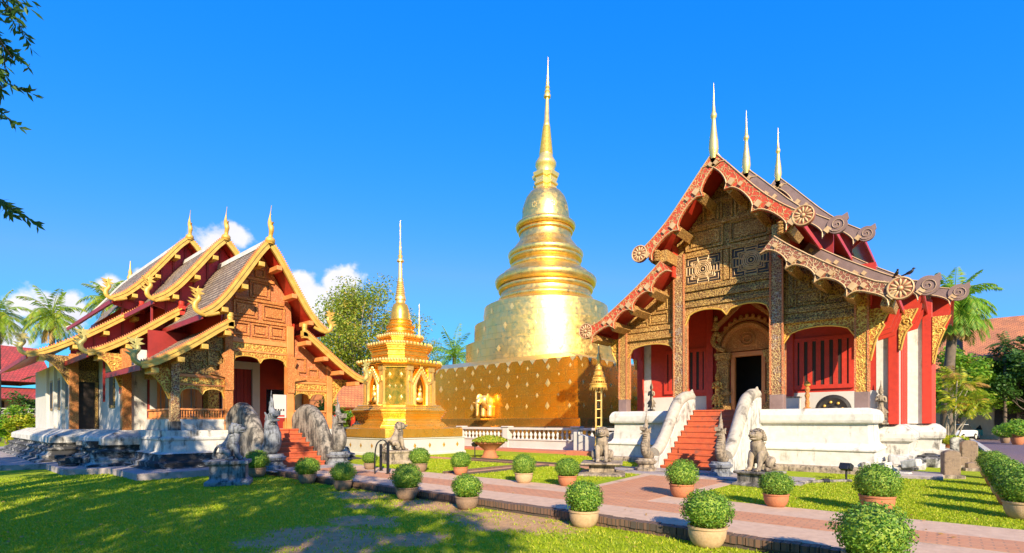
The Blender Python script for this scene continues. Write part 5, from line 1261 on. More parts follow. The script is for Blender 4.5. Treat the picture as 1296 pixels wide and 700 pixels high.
for i, (x, lab) in enumerate(((12.7, 'clipped shrub of the right edge row, the nearest one cut by the frame'), (14.4, 'clipped shrub of the right edge row, second from the camera'), (16.3, 'clipped shrub of the right edge row, third from the camera'), (18.6, 'clipped shrub of the right edge row, fourth from the camera'), (21.2, 'clipped shrub of the right edge row, farthest one beside the boundary stones'))):
    potted((x, -1.02, 0), .36, 'terracotta' if i % 2 else 'pot_beige', lab)

# flower bowl
p, d = at(620, 580); t = thing('flower_bowl', 'wide terracotta bowl on a foot overflowing with yellow green leaves', 'planter', p)
m = MB(); m.lathe([(.42, 0), (.44, .06), (.36, .12), (.28, .36), (.3, .42), (.5, .56), (.66, .70), (.72, .72), (.72, .8), (.64, .8), (.02, .72)], 28); m.build('bowl', M['terracotta'], t, True, 40)
random.seed(31); m = MB()
for i in range(2600):
    a = random.uniform(0, 6.28); r = .86 * math.sqrt(random.random()); hgt = .74 + (.34 * math.sqrt(max(0, 1 - (r / .9) ** 2))) * random.uniform(.5, 1.05)
    n = (Vector((math.cos(a) * r, math.sin(a) * r, .6)) + rv() * .6).normalized(); leaf_quad(m, Vector((r * math.cos(a), r * math.sin(a), hgt)), n, n.cross(rv()).normalized(), .09, .05)
m.build('foliage', M['leaf_yellow'], t, recalc=False)

def tree(name, label, loc, h, crown, n_cl, n_leaf, lsz, mat, tr=.25, bark='bark', seed=1, cat='tree', group=None, spread=.9, fork=.35, clr=None, extra=None, limbs=True, rn=.5):
    """crown = (dx, dy, z, rx, ry, rz) relative to the foot; leaves sit in clumps at the limb ends"""
    random.seed(seed); t = thing(name, label, cat, loc, 0, group)
    dx, dy, cz, rx, ry, rz = crown; tk = MB(); fz = h * fork
    P = smoothline([(0, 0, -.1), (dx * .1 + .05 * h * random.uniform(-.4, .4), dy * .1, fz * .5), (dx * .35, dy * .35, fz)], 0); n = len(P)
    tk.tube(P, [tr * (1.35 - .6 * i / n) if i else tr * 1.7 for i in range(n)], 9)
    cl = []
    for i in range(n_cl):
        v = rv(); r = random.uniform(.35, 1) ** .6
        c = Vector((dx + v.x * rx * r, dy + v.y * ry * r, cz + v.z * rz * r)); cl.append((c, random.uniform(.6, 1.25)))
        if limbs:
            s = Vector(P[-1]); mid = s.lerp(c, .5) + Vector((0, 0, -.08 * rz)) + rv() * .12 * rx
            Q = smoothline([tuple(s), tuple(mid), tuple(c)], 0); q = len(Q); r0 = tr * random.uniform(.28, .5); tk.tube(Q, [r0 * (1 - .85 * k / q) for k in range(q)], 6)
            for _ in range(2):
                e = c + rv() * rx * .35; s2 = Vector(Q[int(q * .6)]); tk.tube([tuple(s2), tuple(s2.lerp(e, .5) + rv() * .1), tuple(e)], [r0 * .3, r0 * .2, r0 * .06], 5); cl.append((e, random.uniform(.4, .8)))
    for e in (extra or []): cl.append((Vector(e[:3]), e[3]))
    tk.build('trunk', M[bark], t, True, 60)
    lm = MB(); tot = sum(k for _, k in cl); cr_ = clr or .34 * min(rx, rz) * spread
    for c, k in cl:
        for _ in range(int(n_leaf * k / tot)):
            g = rv() * (random.random() ** rn) * cr_ * (.7 + .5 * k); g.z *= .7
            nn = (Vector((g.x * .3, g.y * .3, 1)).normalized() + rv() * .9).normalized()
            leaf_quad(lm, c + g, nn, nn.cross(rv()).normalized(), lsz * random.uniform(.8, 1.7), lsz * random.uniform(.5, .8))
    lm.build('crown', M[mat], t, recalc=False); return t

def frond(m, base, az, el, L, droop, nl, ll, wid=.07):
    d = Vector((math.cos(az) * math.cos(el), math.sin(az) * math.cos(el), math.sin(el))); p = Vector(base); pts = [p.copy()]; seg = 12
    for i in range(seg):
        d = (d + Vector((0, 0, -droop / seg))).normalized(); p = p + d * (L / seg); pts.append(p.copy())
    m.tube(pts, [.035 * (1 - .8 * i / seg) * L / 2.5 for i in range(seg + 1)], 4)
    for k in range(nl):
        u = .12 + .88 * k / nl; i = min(seg - 1, int(u * seg)); f = u * seg - i; c = pts[i].lerp(pts[i + 1], f); tg = (pts[i + 1] - pts[i]).normalized(); side = tg.cross(Vector((0, 0, 1))).normalized(); l = ll * math.sin(math.pi * (.12 + .83 * u)) ** .7
        for s in (-1, 1):
            dr = (side * s * .8 + tg * .55 + Vector((0, 0, -.35 + random.uniform(-.25, .2)))).normalized(); e = c + dr * l + Vector((0, 0, -.18 * l)); mid = c + dr * l * .5; wv = tg * wid * .5
            q = m.pts([c, mid + wv, e, mid - wv]); m.face((q, q + 1, q + 2, q + 3))
def palm(label, loc, h, nf, L, tr, seed, cat='palm tree', name='palm_tree', mat='leaf_palm', dead=0, ll=.55, nl=26, bark='bark', group=None, lean=(0, 0), droop=2.0):
    random.seed(seed); t = thing(name, label, cat, loc, 0, group)
    m = MB(); P = smoothline([(0, 0, -.1), (lean[0] * .3, lean[1] * .3, h * .5), (lean[0], lean[1], h)], 0); m.tube(P, [tr * (1.25 - .4 * i / len(P)) * (1 + .06 * (i % 2)) for i in range(len(P))], 10); m.build('trunk', M[bark], t, True, 60)
    m = MB(); top = (lean[0], lean[1], h)
    for i in range(nf): frond(m, top, i * 2.4 + random.uniform(-.2, .2), R(85 - 95 * (i / nf)), L * random.uniform(.85, 1.1), droop * random.uniform(.7, 1.2), nl, ll, ll * .13)
    m.build('crown', M[mat], t, recalc=False)
    if dead:
        m = MB()
        for i in range(dead): frond(m, (lean[0], lean[1], h - .15), random.uniform(0, 6.28), R(-45), L * .75, 2.2, nl, ll * .8, ll * .13)
        m.build('dead_fronds', M['leaf_dead'], t, recalc=False)
    return t
def far(px, d): a = (px - 648) / 643; return (d * (CA + SA * a), d * (SA - CA * a))
def fz_(py, d): return 1.7 + (535 - py) / 643 * d

# background palms
for px, py, d, s, lab in ((-3, 392, 50, 3, 'fan of palm fronds cut by the left edge of the picture'), (66, 392, 48, 4, 'full palm with orange dead fronds behind the red roofed house'), (137, 372, 58, 5, 'palm half hidden behind the left hall rear roof')):
    x, y = far(px, d); palm(lab, (x, y, GZ), fz_(py + 8, d), 26, 3.3, .22, s, dead=5 if s == 4 else 1, ll=.8, nl=30, group='palms behind the orange hall', droop=2.3)
x, y = far(575, 60); palm('green palm between the two golden stupas', (x, y, 0), fz_(452, 60), 22, 4.2, .25, 6, ll=.8, mat='leaf_green', droop=1.7)
x, y = far(1197, 36); palm('tall shaggy palm behind the right end of the gilded hall', (x, y, 0), fz_(388, 36), 54, 3.1, .3, 8, ll=.75, nl=34, dead=9, mat='leaf_green', lean=(.9, -.5), droop=2.6)
x, y = far(1272, 48); palm('small dark palm before the orange roof on the far right', (x, y, 0), fz_(438, 48), 14, 1.7, .12, 9, ll=.42, mat='leaf_dark', droop=2.2)
# big open tree behind the small stupa
x, y = far(458, 58)
tree('spreading_tree', 'open crowned tree with yellowing leaves behind the small golden stupa', (x, y, 0), 17, (0, 0, 11.6, 5.4, 5.4, 5.2), 44, 25000, .25, 'leaf_tree', .42, 'bark_pale', 41, fork=.3, spread=1.1)
x, y = far(520, 75); tree('spreading_tree', 'thin crowned far tree right of the small golden stupa spire', (x, y, 0), 15, (0, 0, 11.5, 4.0, 4, 4.6), 22, 7000, .24, 'leaf_tree', .3, 'bark_pale', 42, spread=1.0)
x, y = far(415, 75); tree('leafy_tree', 'low green tree far behind the right eave of the orange hall', (x, y, 0), 9, (0, 0, 6.5, 4.5, 4.5, 4), 18, 12000, .3, 'leaf_tree', .3, 'bark', 43, spread=1.1)
x, y = far(435, 34); tree('leafy_shrub', 'bright shrub seen between the orange hall and the small golden stupa', (x, y, 0), 3, (0, 0, 1.6, 1.2, 1.2, 1.2), 10, 2200, .14, 'leaf_green', .06, 'bark', 44, cat='shrub', fork=.2)
x, y = far(395, 31); tree('leafy_shrub', 'bright green shrub seen through the right porch opening of the orange hall', (x, y, 0), 4, (0, 0, 2.3, 1.3, 1.3, 1.3), 14, 3000, .16, 'leaf_green', .06, 'bark', 45, cat='shrub', fork=.2)
# right side greenery
for i, (px, d, top, rx, mat, lab) in enumerate(((1212, 50, 455, 3.2, 'leaf_green', 'bright tree with hanging leaves right of the gilded hall'), (1258, 54, 462, 3.8, 'leaf_dark', 'dark dense tree below the orange roof'), (1296, 50, 452, 3.8, 'leaf_green', 'bright tree at the right edge of the picture'), (1330, 46, 440, 4, 'leaf_dark', 'dark tree just beyond the right edge'), (1238, 62, 468, 3.6, 'leaf_tree', 'yellow green tree behind the parked cars'), (1280, 60, 445, 3.4, 'leaf_green', 'feathery bright tree before the orange roof'), (1195, 56, 470, 3.0, 'leaf_dark', 'dark tree hidden behind the gilded hall corner'))):
    x, y = far(px, d); h = fz_(top, d); tree('leafy_tree', lab, (x, y, 0), h, (0, 0, h * .68, rx, rx, h * .36), 30, 15000, .27, mat, .2, 'bark', 50 + i, group='trees beside the road', fork=.3)
for i, (px, d, lab) in enumerate(((1250, 58, 'dark hedge bush behind the pickup'), (1275, 57, 'dark hedge bush left of the pot plants'), (1296, 56, 'dark hedge bush at the right frame edge'))):
    x, y = far(px, d); tree('hedge_bush', lab, (x, y, 0), 2.6, (0, 0, 1.4, 1.9, 1.9, 1.3), 14, 3000, .2, 'leaf_dark', .08, 'bark', 60 + i, cat='bush', group='dark hedge bushes beside the road', fork=.2)
# slender multi-stem palm at the hall's corner
x, y = far(1198, 33); t = thing('clump_palm', 'clump of thin pale stems with yellow green fronds at the corner of the gilded hall', 'palm', (x, y, 0)); random.seed(70)
st_ = MB(); cr_ = MB(); cd = MB()
for i in range(11):
    dx, dy = random.uniform(-.5, .5), random.uniform(-.4, .4); tx = dx + SA * random.uniform(-.4, 1.9); ty = dy - CA * random.uniform(-.4, 1.9); hh = random.uniform(2.4, 4.4)
    P = smoothline([(dx, dy, 0), (dx + (tx - dx) * .4, dy + (ty - dy) * .4, hh * .55), (tx, ty, hh)], 0); st_.tube(P, [.055 - .02 * k / len(P) for k in range(len(P))], 6)
    for k in range(7): frond(cr_ if random.random() < .8 else cd, (tx, ty, hh), random.uniform(0, 6.28), R(random.uniform(10, 80)), random.uniform(1.1, 1.7), 1.6, 15, .42, .07)
st_.build('stems', M['bark_pale'], t, True); cr_.build('fronds', M['leaf_yellow'], t, recalc=False); cd.build('dead_fronds', M['leaf_dead'], t, recalc=False)
# pot plants by the road
for i, (px, py, s, pot, lab) in enumerate(((1272, 561, .8, 'pot_brown', 'leafy pot plant in a dark pot beside the far road kerb'), (1288, 563, 1.0, 'terracotta', 'tall leafy plant in an orange pot by the far road'), (1204, 572, .75, 'terracotta', 'low yellow leaved plant in a terracotta tub behind the boundary stones'))):
    p, d = at(px, py); t = thing('pot_plant', lab, 'pot plant', p, 0, 'leafy pot plants beside the road'); random.seed(80 + i)
    o = bpy.data.objects.new('pot', POTS[pot]); COL.objects.link(o); o.parent = t; o.scale = (.42 * s, .42 * s, .8 * s)
    m = MB()
    for k in range(700):
        v = rv(); nn = (v + rv() * .5).normalized(); leaf_quad(m, Vector((v.x * 1.0 * s, v.y * 1.0 * s, (1.3 if i < 2 else 1.0) * s + v.z * (.62 if i < 2 else .25) * s)) * random.uniform(.8, 1.05), nn, nn.cross(rv()).normalized(), .3 * s, .12 * s)
    m.build('foliage', M['leaf_yellow' if i == 2 else 'leaf_green'], t, recalc=False)

# ------------------------------------------------------------------ stones, lamps, cars
def boundary(loc, w_, h, rz, label, mat, round_=True):
    t = thing('boundary_stone', label, 'stone', loc, rz, 'old boundary stones at the corner of the gilded hall')
    P = [(-w_ / 2, 0), (-w_ / 2 * 1.02, h * .85)] + [(w_ / 2 * math.cos(math.pi - a * math.pi / 8), h * .85 + h * .15 * math.sin(a * math.pi / 8)) for a in range(1, 8)] + [(w_ / 2 * 1.02, h * .85), (w_ / 2, 0)]
    m = MB(); m.prism(P, -w_ * .35, w_ * .35); m.build('slab', M[mat], t, True, 40, .03)
    m = MB(); m.b(-w_ * .7, w_ * .7, -w_ * .55, w_ * .55, -.05, .1); m.build('footing', M['beige_stone'], t, bevel=.02)
boundary(at(1203, 605)[0], .42, .86, R(-70), 'weathered brown boundary stone with a rounded top, nearest the hall corner', 'brown_stone')
boundary(at(1226, 589)[0], .5, 1.0, R(-80), 'second boundary stone further back with a rounded top beside the road', 'brown_stone')
boundary(at(1211, 574)[0], .55, .9, R(-80), 'dark boundary stone farthest back beside the tub plant', 'black_stone')
boundary(at(1216, 592)[0], .42, .42, R(-75), 'short broken boundary stone between two taller ones', 'brown_stone')
boundary(at(1232, 596)[0], .4, .3, R(-75), 'lowest boundary stump beside the right edge shrubs', 'brown_stone')
t = thing('stone_ruin', 'crumbling white grey stone blocks at the front corner of the gilded hall podium', 'stone', (20.3, 1.6, 0)); random.seed(5)
for k in range(11): m = MB(); s_ = random.uniform(.2, .42); m.c(random.uniform(-.55, .6), random.uniform(-.75, .55), random.uniform(.05, .5), s_, s_ * 1.3, s_ * .7, Matrix.Rotation(random.uniform(-.6, .6), 3, 'Z') @ Matrix.Rotation(random.uniform(-.35, .35), 3, 'X')); m.build('block', M['white_worn'], t, bevel=.03)
m = MB(); m.b(-.8, .9, -1.5, .5, -.03, .12); m.build('footing', M['slab'], t, bevel=.03)

def spotlight(loc, rz, label, h=.45, s=1):
    t = thing('spotlight', label, 'spotlight', loc, rz, scale=s)
    m = MB(); m.lathe([(.14, 0), (.14, .03), (.03, .04), (.03, h - .12), (.05, h - .1)], 10); m.build('stand', M['black'], t, True, 40)
    m = MB(); rot = Matrix.Rotation(R(28), 3, 'X'); m.c(0, 0, h, .34, .2, .2, rot); m.c(0, .1, h - .02, .24, .1, .14, rot); o = m.build('lamp_housing', M['black'], t, bevel=.02)
    m = MB(); m.c(0, -.093, h - .045, .30, .02, .16, rot); m.build('lens', M['glass'], o)
spotlight(at(1071, 608)[0], R(70), 'black square floodlight standing on the right lawn', .42, .95)
spotlight(at(601, 580)[0], R(-90), 'black lamp on a tall post beside the flower bowl', .78, .85)
spotlight(at(983, 618)[0], R(40), 'small metal floodlight low at the right lion plinth', .2, .6)
for px, py, h_, lab in ((482, 596, .95, 'black metal gate post left of the white lion, the more distant of two'), (491, 600, 1.05, 'black metal gate post left of the white lion, with curved rail')):
    p, d = at(px, py); t = thing('gate_post', lab, 'post', p)
    m = MB(); m.b(-.035, .035, -.035, .035, 0, h_); m.build('shaft', M['black'], t); m = MB(); m.b(-.06, .06, -.06, .06, 0, .03); m.build('foot', M['black'], t)
    if px == 491: m = MB(); m.tube(smoothline([(0, .03, h_ - .05), (-.1, .12, h_ + .08), (-.25, .25, h_ - .05), (-.3, .3, .6), (-.3, .3, 0)], 0), .025, 6); m.build('rail', M['black'], t, True)
# electric cable box and edging rail on the right lawn
t = thing('drain_pipe', 'grey pipe lying across the right lawn towards the floodlight', 'pipe', (15.6, 3.4, .03)); m = MB(); m.tube([(0, 0, 0), (1.1, -.75, .01), (1.75, -1.3, 0)], .05, 8); m.build('pipe', M['grey_stone'], t, True); m = MB(); m.tube([(1.05, -.7, .01), (1.2, -.83, .01)], .08, 8); m.build('joint', M['black'], t, True)
p, d = at(1223, 553); t = thing('garden_lamp', 'white mushroom lamp on a thin post in front of the tan wall', 'lamp', (p[0], p[1], 0)); hh = fz_(537, d)
m = MB(); m.lathe([(.08, 0), (.05, .1), (.04, hh - .2)], 8); m.build('post', M['black'], t, True); m = MB(); m.lathe([(.1, hh - .25), (.4, hh - .1), (.36, hh + .08), (.2, hh + .2), (.02, hh + .25)], 14); m.build('shade', M['white_clean'], t, True, 50)

def car(loc, rz, label, paint, pickup=False):
    t = thing('parked_car', label, 'car', loc, rz, 'cars parked beyond the hall')
    m = MB(); L = 2.2
    low = [(-L, .35), (-L, .75), (-L + .1, .92), (-1.1, .98), (1.0 if not pickup else 2.15, 1.0), (L - .05, .95), (L, .7), (L, .35)]
    m.prism(low, -.85, .85); m.b(-L - .05, -L + .08, -.8, .8, .38, .55); b = m.build('body', M[paint], t, bevel=.06)
    c = MB(); top = [(-1.15, .97), (-.55, 1.48), (.9, 1.5), (1.75, .98)] if not pickup else [(-1.15, .97), (-.6, 1.5), (.35, 1.52), (.5, .98)]
    k = c.pts([(x, y * (.82 if zz < 1.2 else .66), zz) for y in (-1, 1) for x, zz in top]); c.face((k, k + 1, k + 2, k + 3)); c.face((k + 7, k + 6, k + 5, k + 4))
    for i in range(4): j = (i + 1) % 4; c.face((k + i, k + 4 + i, k + 4 + j, k + j))
    c.build('cabin', M['glass'], t, bevel=.03)
    r = MB(); r.b(-.5, .85 if not pickup else .3, -.64, .64, 1.49, 1.54); r.build('roof', M[paint], t, bevel=.03)
    for sx in (-1.35, 1.35):
        for sy in (-.8, .8):
            wv = MB(); wv.lathe([(.32, -.1), (.33, -.06), (.33, .06), (.32, .1)], 20); wv.v = [(x + sx, zz + sy, y + .33) for x, y, zz in wv.v]; wo = wv.build('wheel', M['rubber'], t, True, 40)
            h_ = MB(); h_.lathe([(.2, -.115), (.2, .115)], 14); h_.v = [(x + sx, zz + sy, y + .33) for x, y, zz in h_.v]; h_.build('rim', M['kerb'], wo, True, 40)
    for sy in (-.62, .62): hl = MB(); hl.ball((-L + .05, sy, .72), (.06, .16, .09), 10, 6); hl.build('headlight', M['glass'], t, True)
    return t
x, y = far(1213, 50); car((x, y, 0), R(160), 'white car half hidden behind the thin palm stems', 'paint_white')
x, y = far(1232, 53); car((x, y, 0), R(160), 'teal and dark pickup parked beside the white car', 'paint_teal', True)
# ------------------------------------------------------------------ buildings in the background
def house_roof(t, name, mat, x0, x1, y0, y1, z0, z1, ridge='y', over=.0, par=None):
    m = MB()
    if ridge == 'y':
        xm = (x0 + x1) / 2
        for xa in (x0, x1): L = math.hypot(xm - xa, z1 - z0); m.quad((xa, y0, z0), (xa, y1, z0), (xm, y1, z1), (xm, y0, z1), [(y0, 0), (y1, 0), (y1, L), (y0, L)])
        m.face([*range(m.pts([(x0 + .1, y0 + .3, z0), (x1 - .1, y0 + .3, z0), (xm, y0 + .3, z1 - .1)]), len(m.v))]); k = m.pts([(x0 + .1, y1 - .3, z0), (x1 - .1, y1 - .3, z0), (xm, y1 - .3, z1 - .1)]); m.face((k, k + 1, k + 2))
    else:
        ym = (y0 + y1) / 2
        for ya in (y0, y1): L = math.hypot(ym - ya, z1 - z0); m.quad((x0, ya, z0), (x1, ya, z0), (x1, ym, z1), (x0, ym, z1), [(x0, 0), (x1, 0), (x1, L), (x0, L)])
        for xa in (x0 + .3, x1 - .3): k = m.pts([(xa, y0 + .1, z0), (xa, y1 - .1, z0), (xa, ym, z1 - .1)]); m.face((k, k + 1, k + 2))
    o = m.build(name, mat, par or t); md = o.modifiers.new('thick', 'SOLIDIFY'); md.thickness = .12; return o
# orange roofed hall at the far right
t = thing('temple_building', 'far building with two stepped orange tiled roofs on the right', 'building', (76, 0, 0), R(0))
z1 = fz_(414, 62); z1b = fz_(420, 60)
m = MB(); m.b(-5, 8, -26, 5, 0, 7.5); m.build('wall', M['tan_wall'], t)
o = house_roof(t, 'roof', M['tile_orange'], -8, 10, -30, -1.2, 8.2, 13.2); m = MB(); m.tube([(1, -1.3, 13.2), (1, -1.0, 13.9), (1, -1.25, 14.6), (1, -1.05, 15.4)], [.3, .28, .2, .04], 8); m.build('finial', M['white_clean'], o, True)
house_roof(t, 'roof', M['tile_orange'], -7, 9, -1.3, 6.5, 7.2, 12.2)
m = MB(); m.b(-8.2, -7.6, -1.5, 6.3, 6.6, 7.1); m.b(-8.4, -7.8, -30, -1.5, 7.6, 8.1); m.build('eave_board', M['terracotta'], t)
for k in range(6): m = MB(); m.b(-5.06, -4.98, -22 + k * 4.2, -20.4 + k * 4.2, 1.2, 4); m.build('window', M['dark'], t)
x, y = far(1222, 66); t = thing('garden_wall', 'tan plastered wall behind the parked cars', 'wall', (x, y, 0)); m = MB(); m.b(-.15, .15, -14, 5, 0, 3.1); m.build('panel', M['tan_wall'], t); m = MB(); m.b(-.22, .22, -14, 5, 3.105, 3.25); m.build('coping', M['kerb'], t)
# red roofed house at the far left
x, y = far(8, 62); t = thing('red_roofed_house', 'two storey house with red roofs and a railed balcony at the left edge', 'house', (x, y, GZ), R(12))
m = MB(); m.b(-9, 3.6, 0, 9, 0, 5.8); m.build('wall', M['tan_wall'], t)
house_roof(t, 'roof', M['tile_red'], -10, 4.2, -1.6, 9, 6.9, 11.6, 'x')
m = MB(); k = m.pts([(-10, -3.6, 4.6), (5, -3.6, 4.6), (5, -.2, 6.1), (-10, -.2, 6.1)]); m.face((k, k + 1, k + 2, k + 3), [(0, 0), (15, 0), (15, 3.6), (0, 3.6)]); o = m.build('lower_roof', M['tile_red'], t); md = o.modifiers.new('thick', 'SOLIDIFY'); md.thickness = .12
m = MB(); m.b(-9, 4.4, -3, 0, 2.4, 2.75); m.build('balcony_slab', M['terracotta'], t)
m = MB(); m.b(-9, 4.4, -2.95, -2.85, 3.5, 3.6); m.b(-9, 4.4, -2.95, -2.85, 2.95, 3.02)
for q in range(22): m.b(-9 + q * .63, -8.95 + q * .63, -2.93, -2.88, 2.75, 3.5); m.tube([(-9 + q * .63, -2.9, 3.0), (-8.4 + q * .63, -2.9, 3.5)], .03, 4)
m.build('balcony_railing', M['white_clean'], t)
for q in range(5): m = MB(); m.b(-8.6 + q * 3.1, -8.4 + q * 3.1, -2.9, -2.7, 0, 4.7); m.build('post', M['terracotta'], t)
for q in range(4): m = MB(); m.b(-7.6 + q * 3, -6.2 + q * 3, -.06, 0, 3.0, 4.5); m.build('window', M['dark'], t)
x, y = far(22, 48); t = thing('picket_fence', 'dark iron fence with pale posts along the left edge of the lawn', 'fence', (x, y, GZ), R(-12))
m = MB(); m.b(-9, 5, -.02, .02, .35, .4); m.b(-9, 5, -.02, .02, 1.2, 1.25)
for q in range(70): m.b(-9 + q * .2, -8.97 + q * .2, -.015, .015, .05, 1.4)
m.build('bars', M['black'], t)
for q in range(6): m = MB(); m.b(-9 + q * 2.5, -8.75 + q * 2.5, -.12, .12, 0, 1.55); m.build('post', M['kerb'], t)
for i, (px, d, h, mat, lab) in enumerate(((8, 44, 3.6, 'leaf_green', 'bright shrub at the left edge before the fence'), (28, 43, 2.6, 'leaf_yellow', 'yellow green shrub left of the orange hall'), (40, 47, 4.6, 'leaf_dark', 'dark shrub touching the left end of the orange hall'))):
    x, y = far(px, d); tree('leafy_shrub', lab, (x, y, GZ), h, (0, 0, h * .55, h * .42, h * .42, h * .42), 14, 2600, .2, mat, .07, 'bark', 90 + i, cat='shrub', group='shrubs along the left fence', fork=.2)
# small orange roofed pavilion between the halls
x, y = far(441, 42); t = thing('pavilion', 'small red posted pavilion with an orange tiled roof right of the orange hall', 'pavilion', (x, y, 0), R(0))
house_roof(t, 'roof', M['tile_orange'], -2.6, 2.2, -2.2, 2.6, 2.9, 4.9, 'x')
for sx in (-2.2, -.7, .7, 1.8):
    for sy in (-1.8, 2.2): m = MB(); m.b(sx - .12, sx + .12, sy - .12, sy + .12, 0, 3); m.build('post', M['red'], t)
m = MB(); m.b(-2.3, 1.9, -1.9, -1.7, 2.65, 2.95); m.b(-2.3, 1.9, 2.1, 2.3, 2.65, 2.95); m.build('beam', M['red'], t)
m = MB(); m.b(-2.2, 1.8, 1.0, 1.2, 0, 2.6); m.build('back_wall', M['dark'], t)
# ------------------------------------------------------------------ shade trees behind the camera, one limb reaching into the picture
tree('rain_tree', 'broad shade tree behind the camera on its left, dappling the front lawn', (-8.5, -6.0, GZ), 12, (2.3, 2.5, 8.8, 4.2, 3.4, 2.0), 30, 3900, .27, 'leaf_dark', .5, 'bark', 101, fork=.4)
tree('rain_tree', 'shade tree left of the camera, dappling the dark lion and the path end', (-8.0, 1.0, GZ), 12, (2.8, 2.2, 9.0, 3.6, 3.8, 2.0), 28, 4200, .27, 'leaf_dark', .45, 'bark', 102, fork=.4)
tree('rain_tree', 'shade tree farther left, dappling the corner of the orange hall podium', (-7.6, 8.6, GZ), 12, (2.4, 1.0, 9.8, 3.0, 3.0, 1.7), 22, 3000, .27, 'leaf_dark', .4, 'bark', 103, fork=.4)
tree('rain_tree', 'shade tree at the far left, dappling the white side wall of the orange hall', (-9.4, 14.0, GZ), 14, (1.2, .6, 11.5, 4.2, 4.6, 2.2), 28, 4200, .28, 'leaf_dark', .45, 'bark', 104, fork=.4)
tree('rain_tree', 'small shade tree behind the camera, dappling the bare earth by the kerb', (-7.0, -9.5, GZ), 11, (1.6, 1.8, 8.6, 2.5, 2.3, 1.5), 14, 1300, .26, 'leaf_dark', .35, 'bark', 105, fork=.4)
t = thing('leaning_tree', 'tree at the left whose dark drooping sprays of leaves hang into the upper left corner', 'tree', (-3.2, 7.6, GZ)); random.seed(111)
m = MB(); P = smoothline([(0, 0, 0), (.1, .1, 3.5), (.5, .2, 6.6), (1.2, .3, 8.8)], 0); m.tube(P, [.3 - .006 * i for i in range(len(P))], 9)
lm = MB()
for ex, ey, ez, px, py in ((0, 0, 0, 22, 12), (0, 0, 0, 8, -15), (0, 0, 0, 14, 58), (0, 0, 0, 8, 92), (0, 0, 0, -6, 122), (0, 0, 0, 0, 40), (0, 0, 0, -2, 240), (0, 0, 0, -12, 232), (0, 0, 0, -30, 80), (0, 0, 0, -40, 10)):
    d = random.uniform(7.6, 8.4); x, y = far(px, d); e = Vector((x + 3.2, y - 7.6, fz_(py, d)))
    s = Vector(P[int(len(P) * (.95 if py < 150 else .72))]); Q = smoothline([tuple(s), tuple(s.lerp(e, .5) + Vector((0, 0, .5))), tuple(e)], 0); m.tube(Q, [.05 * (1 - .85 * k / len(Q)) + .004 for k in range(len(Q))], 6)
    ax = (Vector(Q[-1]) - Vector(Q[-4])).normalized()
    for tw in range(9):
        o = Vector(Q[max(0, len(Q) - 1 - tw)]); dr = (ax * .8 + rv() * .8 + Vector((0, 0, .0))).normalized(); L = random.uniform(.22, .42); tip = o + dr * L; m.tube([tuple(o), tuple(tip)], [.008, .003], 4)
        for k in range(20):
            c = o + dr * L * (k / 14); ld = (dr * .7 + rv() * .8 + Vector((0, 0, -.15))).normalized(); nn = ld.cross(rv()).normalized()
            leaf_quad(lm, c + ld * .075, nn, ld, .16, .055)
m.build('trunk', M['bark'], t, True, 60); lm.build('foliage', M['leaf_dark'], t, recalc=False)

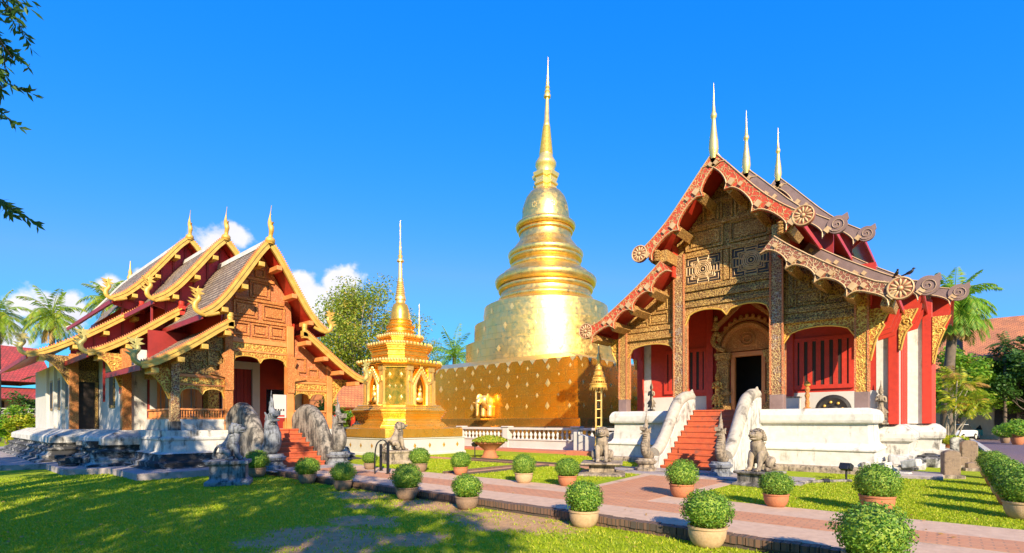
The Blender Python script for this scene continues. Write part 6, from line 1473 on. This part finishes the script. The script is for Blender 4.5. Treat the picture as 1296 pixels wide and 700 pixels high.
# ------------------------------------------------------------------ mown grass, too many blades to count
def blades(name, n, region, zfun, seed, hmin=.018, hmax=.05, dmax=20):
    random.seed(seed); V = []; F = []; cnt = 0; tries = 0
    while cnt < n and tries < n * 40:
        tries += 1
        d = 3.2 + (dmax - 3.2) * random.random() ** 1.7; px = random.uniform(-40, 1340); a = (px - 648) / 643; x, y = d * (CA + SA * a), d * (SA - CA * a)
        if not region(x, y): continue
        sx = 0
        for cx, cy, rx, ry in DIRT:
            q = ((x - cx) / rx) ** 2 + ((y - cy) / ry) ** 2 + 1.5 * mnoise.noise((x * 1.7, y * 1.7, 3)) + .9 * mnoise.noise((x * 5, y * 5, 7))
            if q < 1.15 and random.random() > .13 + max(0, q - .5): sx = 1; break
        if sx: continue
        h = random.uniform(hmin, hmax) * (1 + .02 * d); w_ = .005 + .0011 * d; an = random.uniform(0, 6.28); dx, dy = math.cos(an) * w_, math.sin(an) * w_; lx, ly = random.gauss(0, h * .55), random.gauss(0, h * .55); z0 = zfun(x, y) - .004
        k = len(V); V += [(x - dx, y - dy, z0), (x + dx, y + dy, z0), (x + lx, y + ly, z0 + h)]; F.append((k, k + 1, k + 2)); cnt += 1
    me = bpy.data.meshes.new(name); me.from_pydata(V, [], F); me.materials.append(M['grass_blade']); o = bpy.data.objects.new(name, me); COL.objects.link(o); return tag(o, kind='stuff')
def kerbx(y):
    for a, b in zip(KERB, KERB[1:]):
        if a[1] <= y <= b[1]: return a[0] + (b[0] - a[0]) * (y - a[1]) / (b[1] - a[1])
    return 7.9
def inbox(x, y, *B): return any(a < x < b and c < y < d for a, b, c, d in B)
blades('grass', 110000, lambda x, y: x < kerbx(y) - .13 and y < 24 and not inbox(x, y, (4.5, 9, 19.6, 25), (5.5, 6.8, 16, 17.1)), lambda x, y: GZ, 201)
blades('grass', 60000, lambda x, y: inbox(x, y, (11.4, 15.3, -1.6, 4.5), (15.3, 19.6, -1.6, 2.9), (11.45, 15.9, 7.7, 11.8), (11.45, 15.85, 12.9, 18), (16.9, 22, 9.5, 22)), lambda x, y: 0, 202, .015, .038, 26)

random.seed(301); m = MB()
for i in range(520):
    d = 4 + 13 * random.random() ** 1.3; px = random.uniform(0, 1290); a = (px - 648) / 643; x, y = d * (CA + SA * a), d * (SA - CA * a)
    if inbox(x, y, (4.5, 8, 16, 25)): continue
    zz = GZ + .035 if x < kerbx(y) - .15 else .02
    if random.random() < .55 and x > 8: continue
    n = (Vector((0, 0, 1)) + rv() * .5).normalized(); leaf_quad(m, Vector((x, y, zz + .008)), n, n.cross(rv()).normalized(), random.uniform(.05, .1), random.uniform(.025, .05))
tag(m.build('fallen_leaves', M['leaf_dead'], recalc=False), kind='stuff')
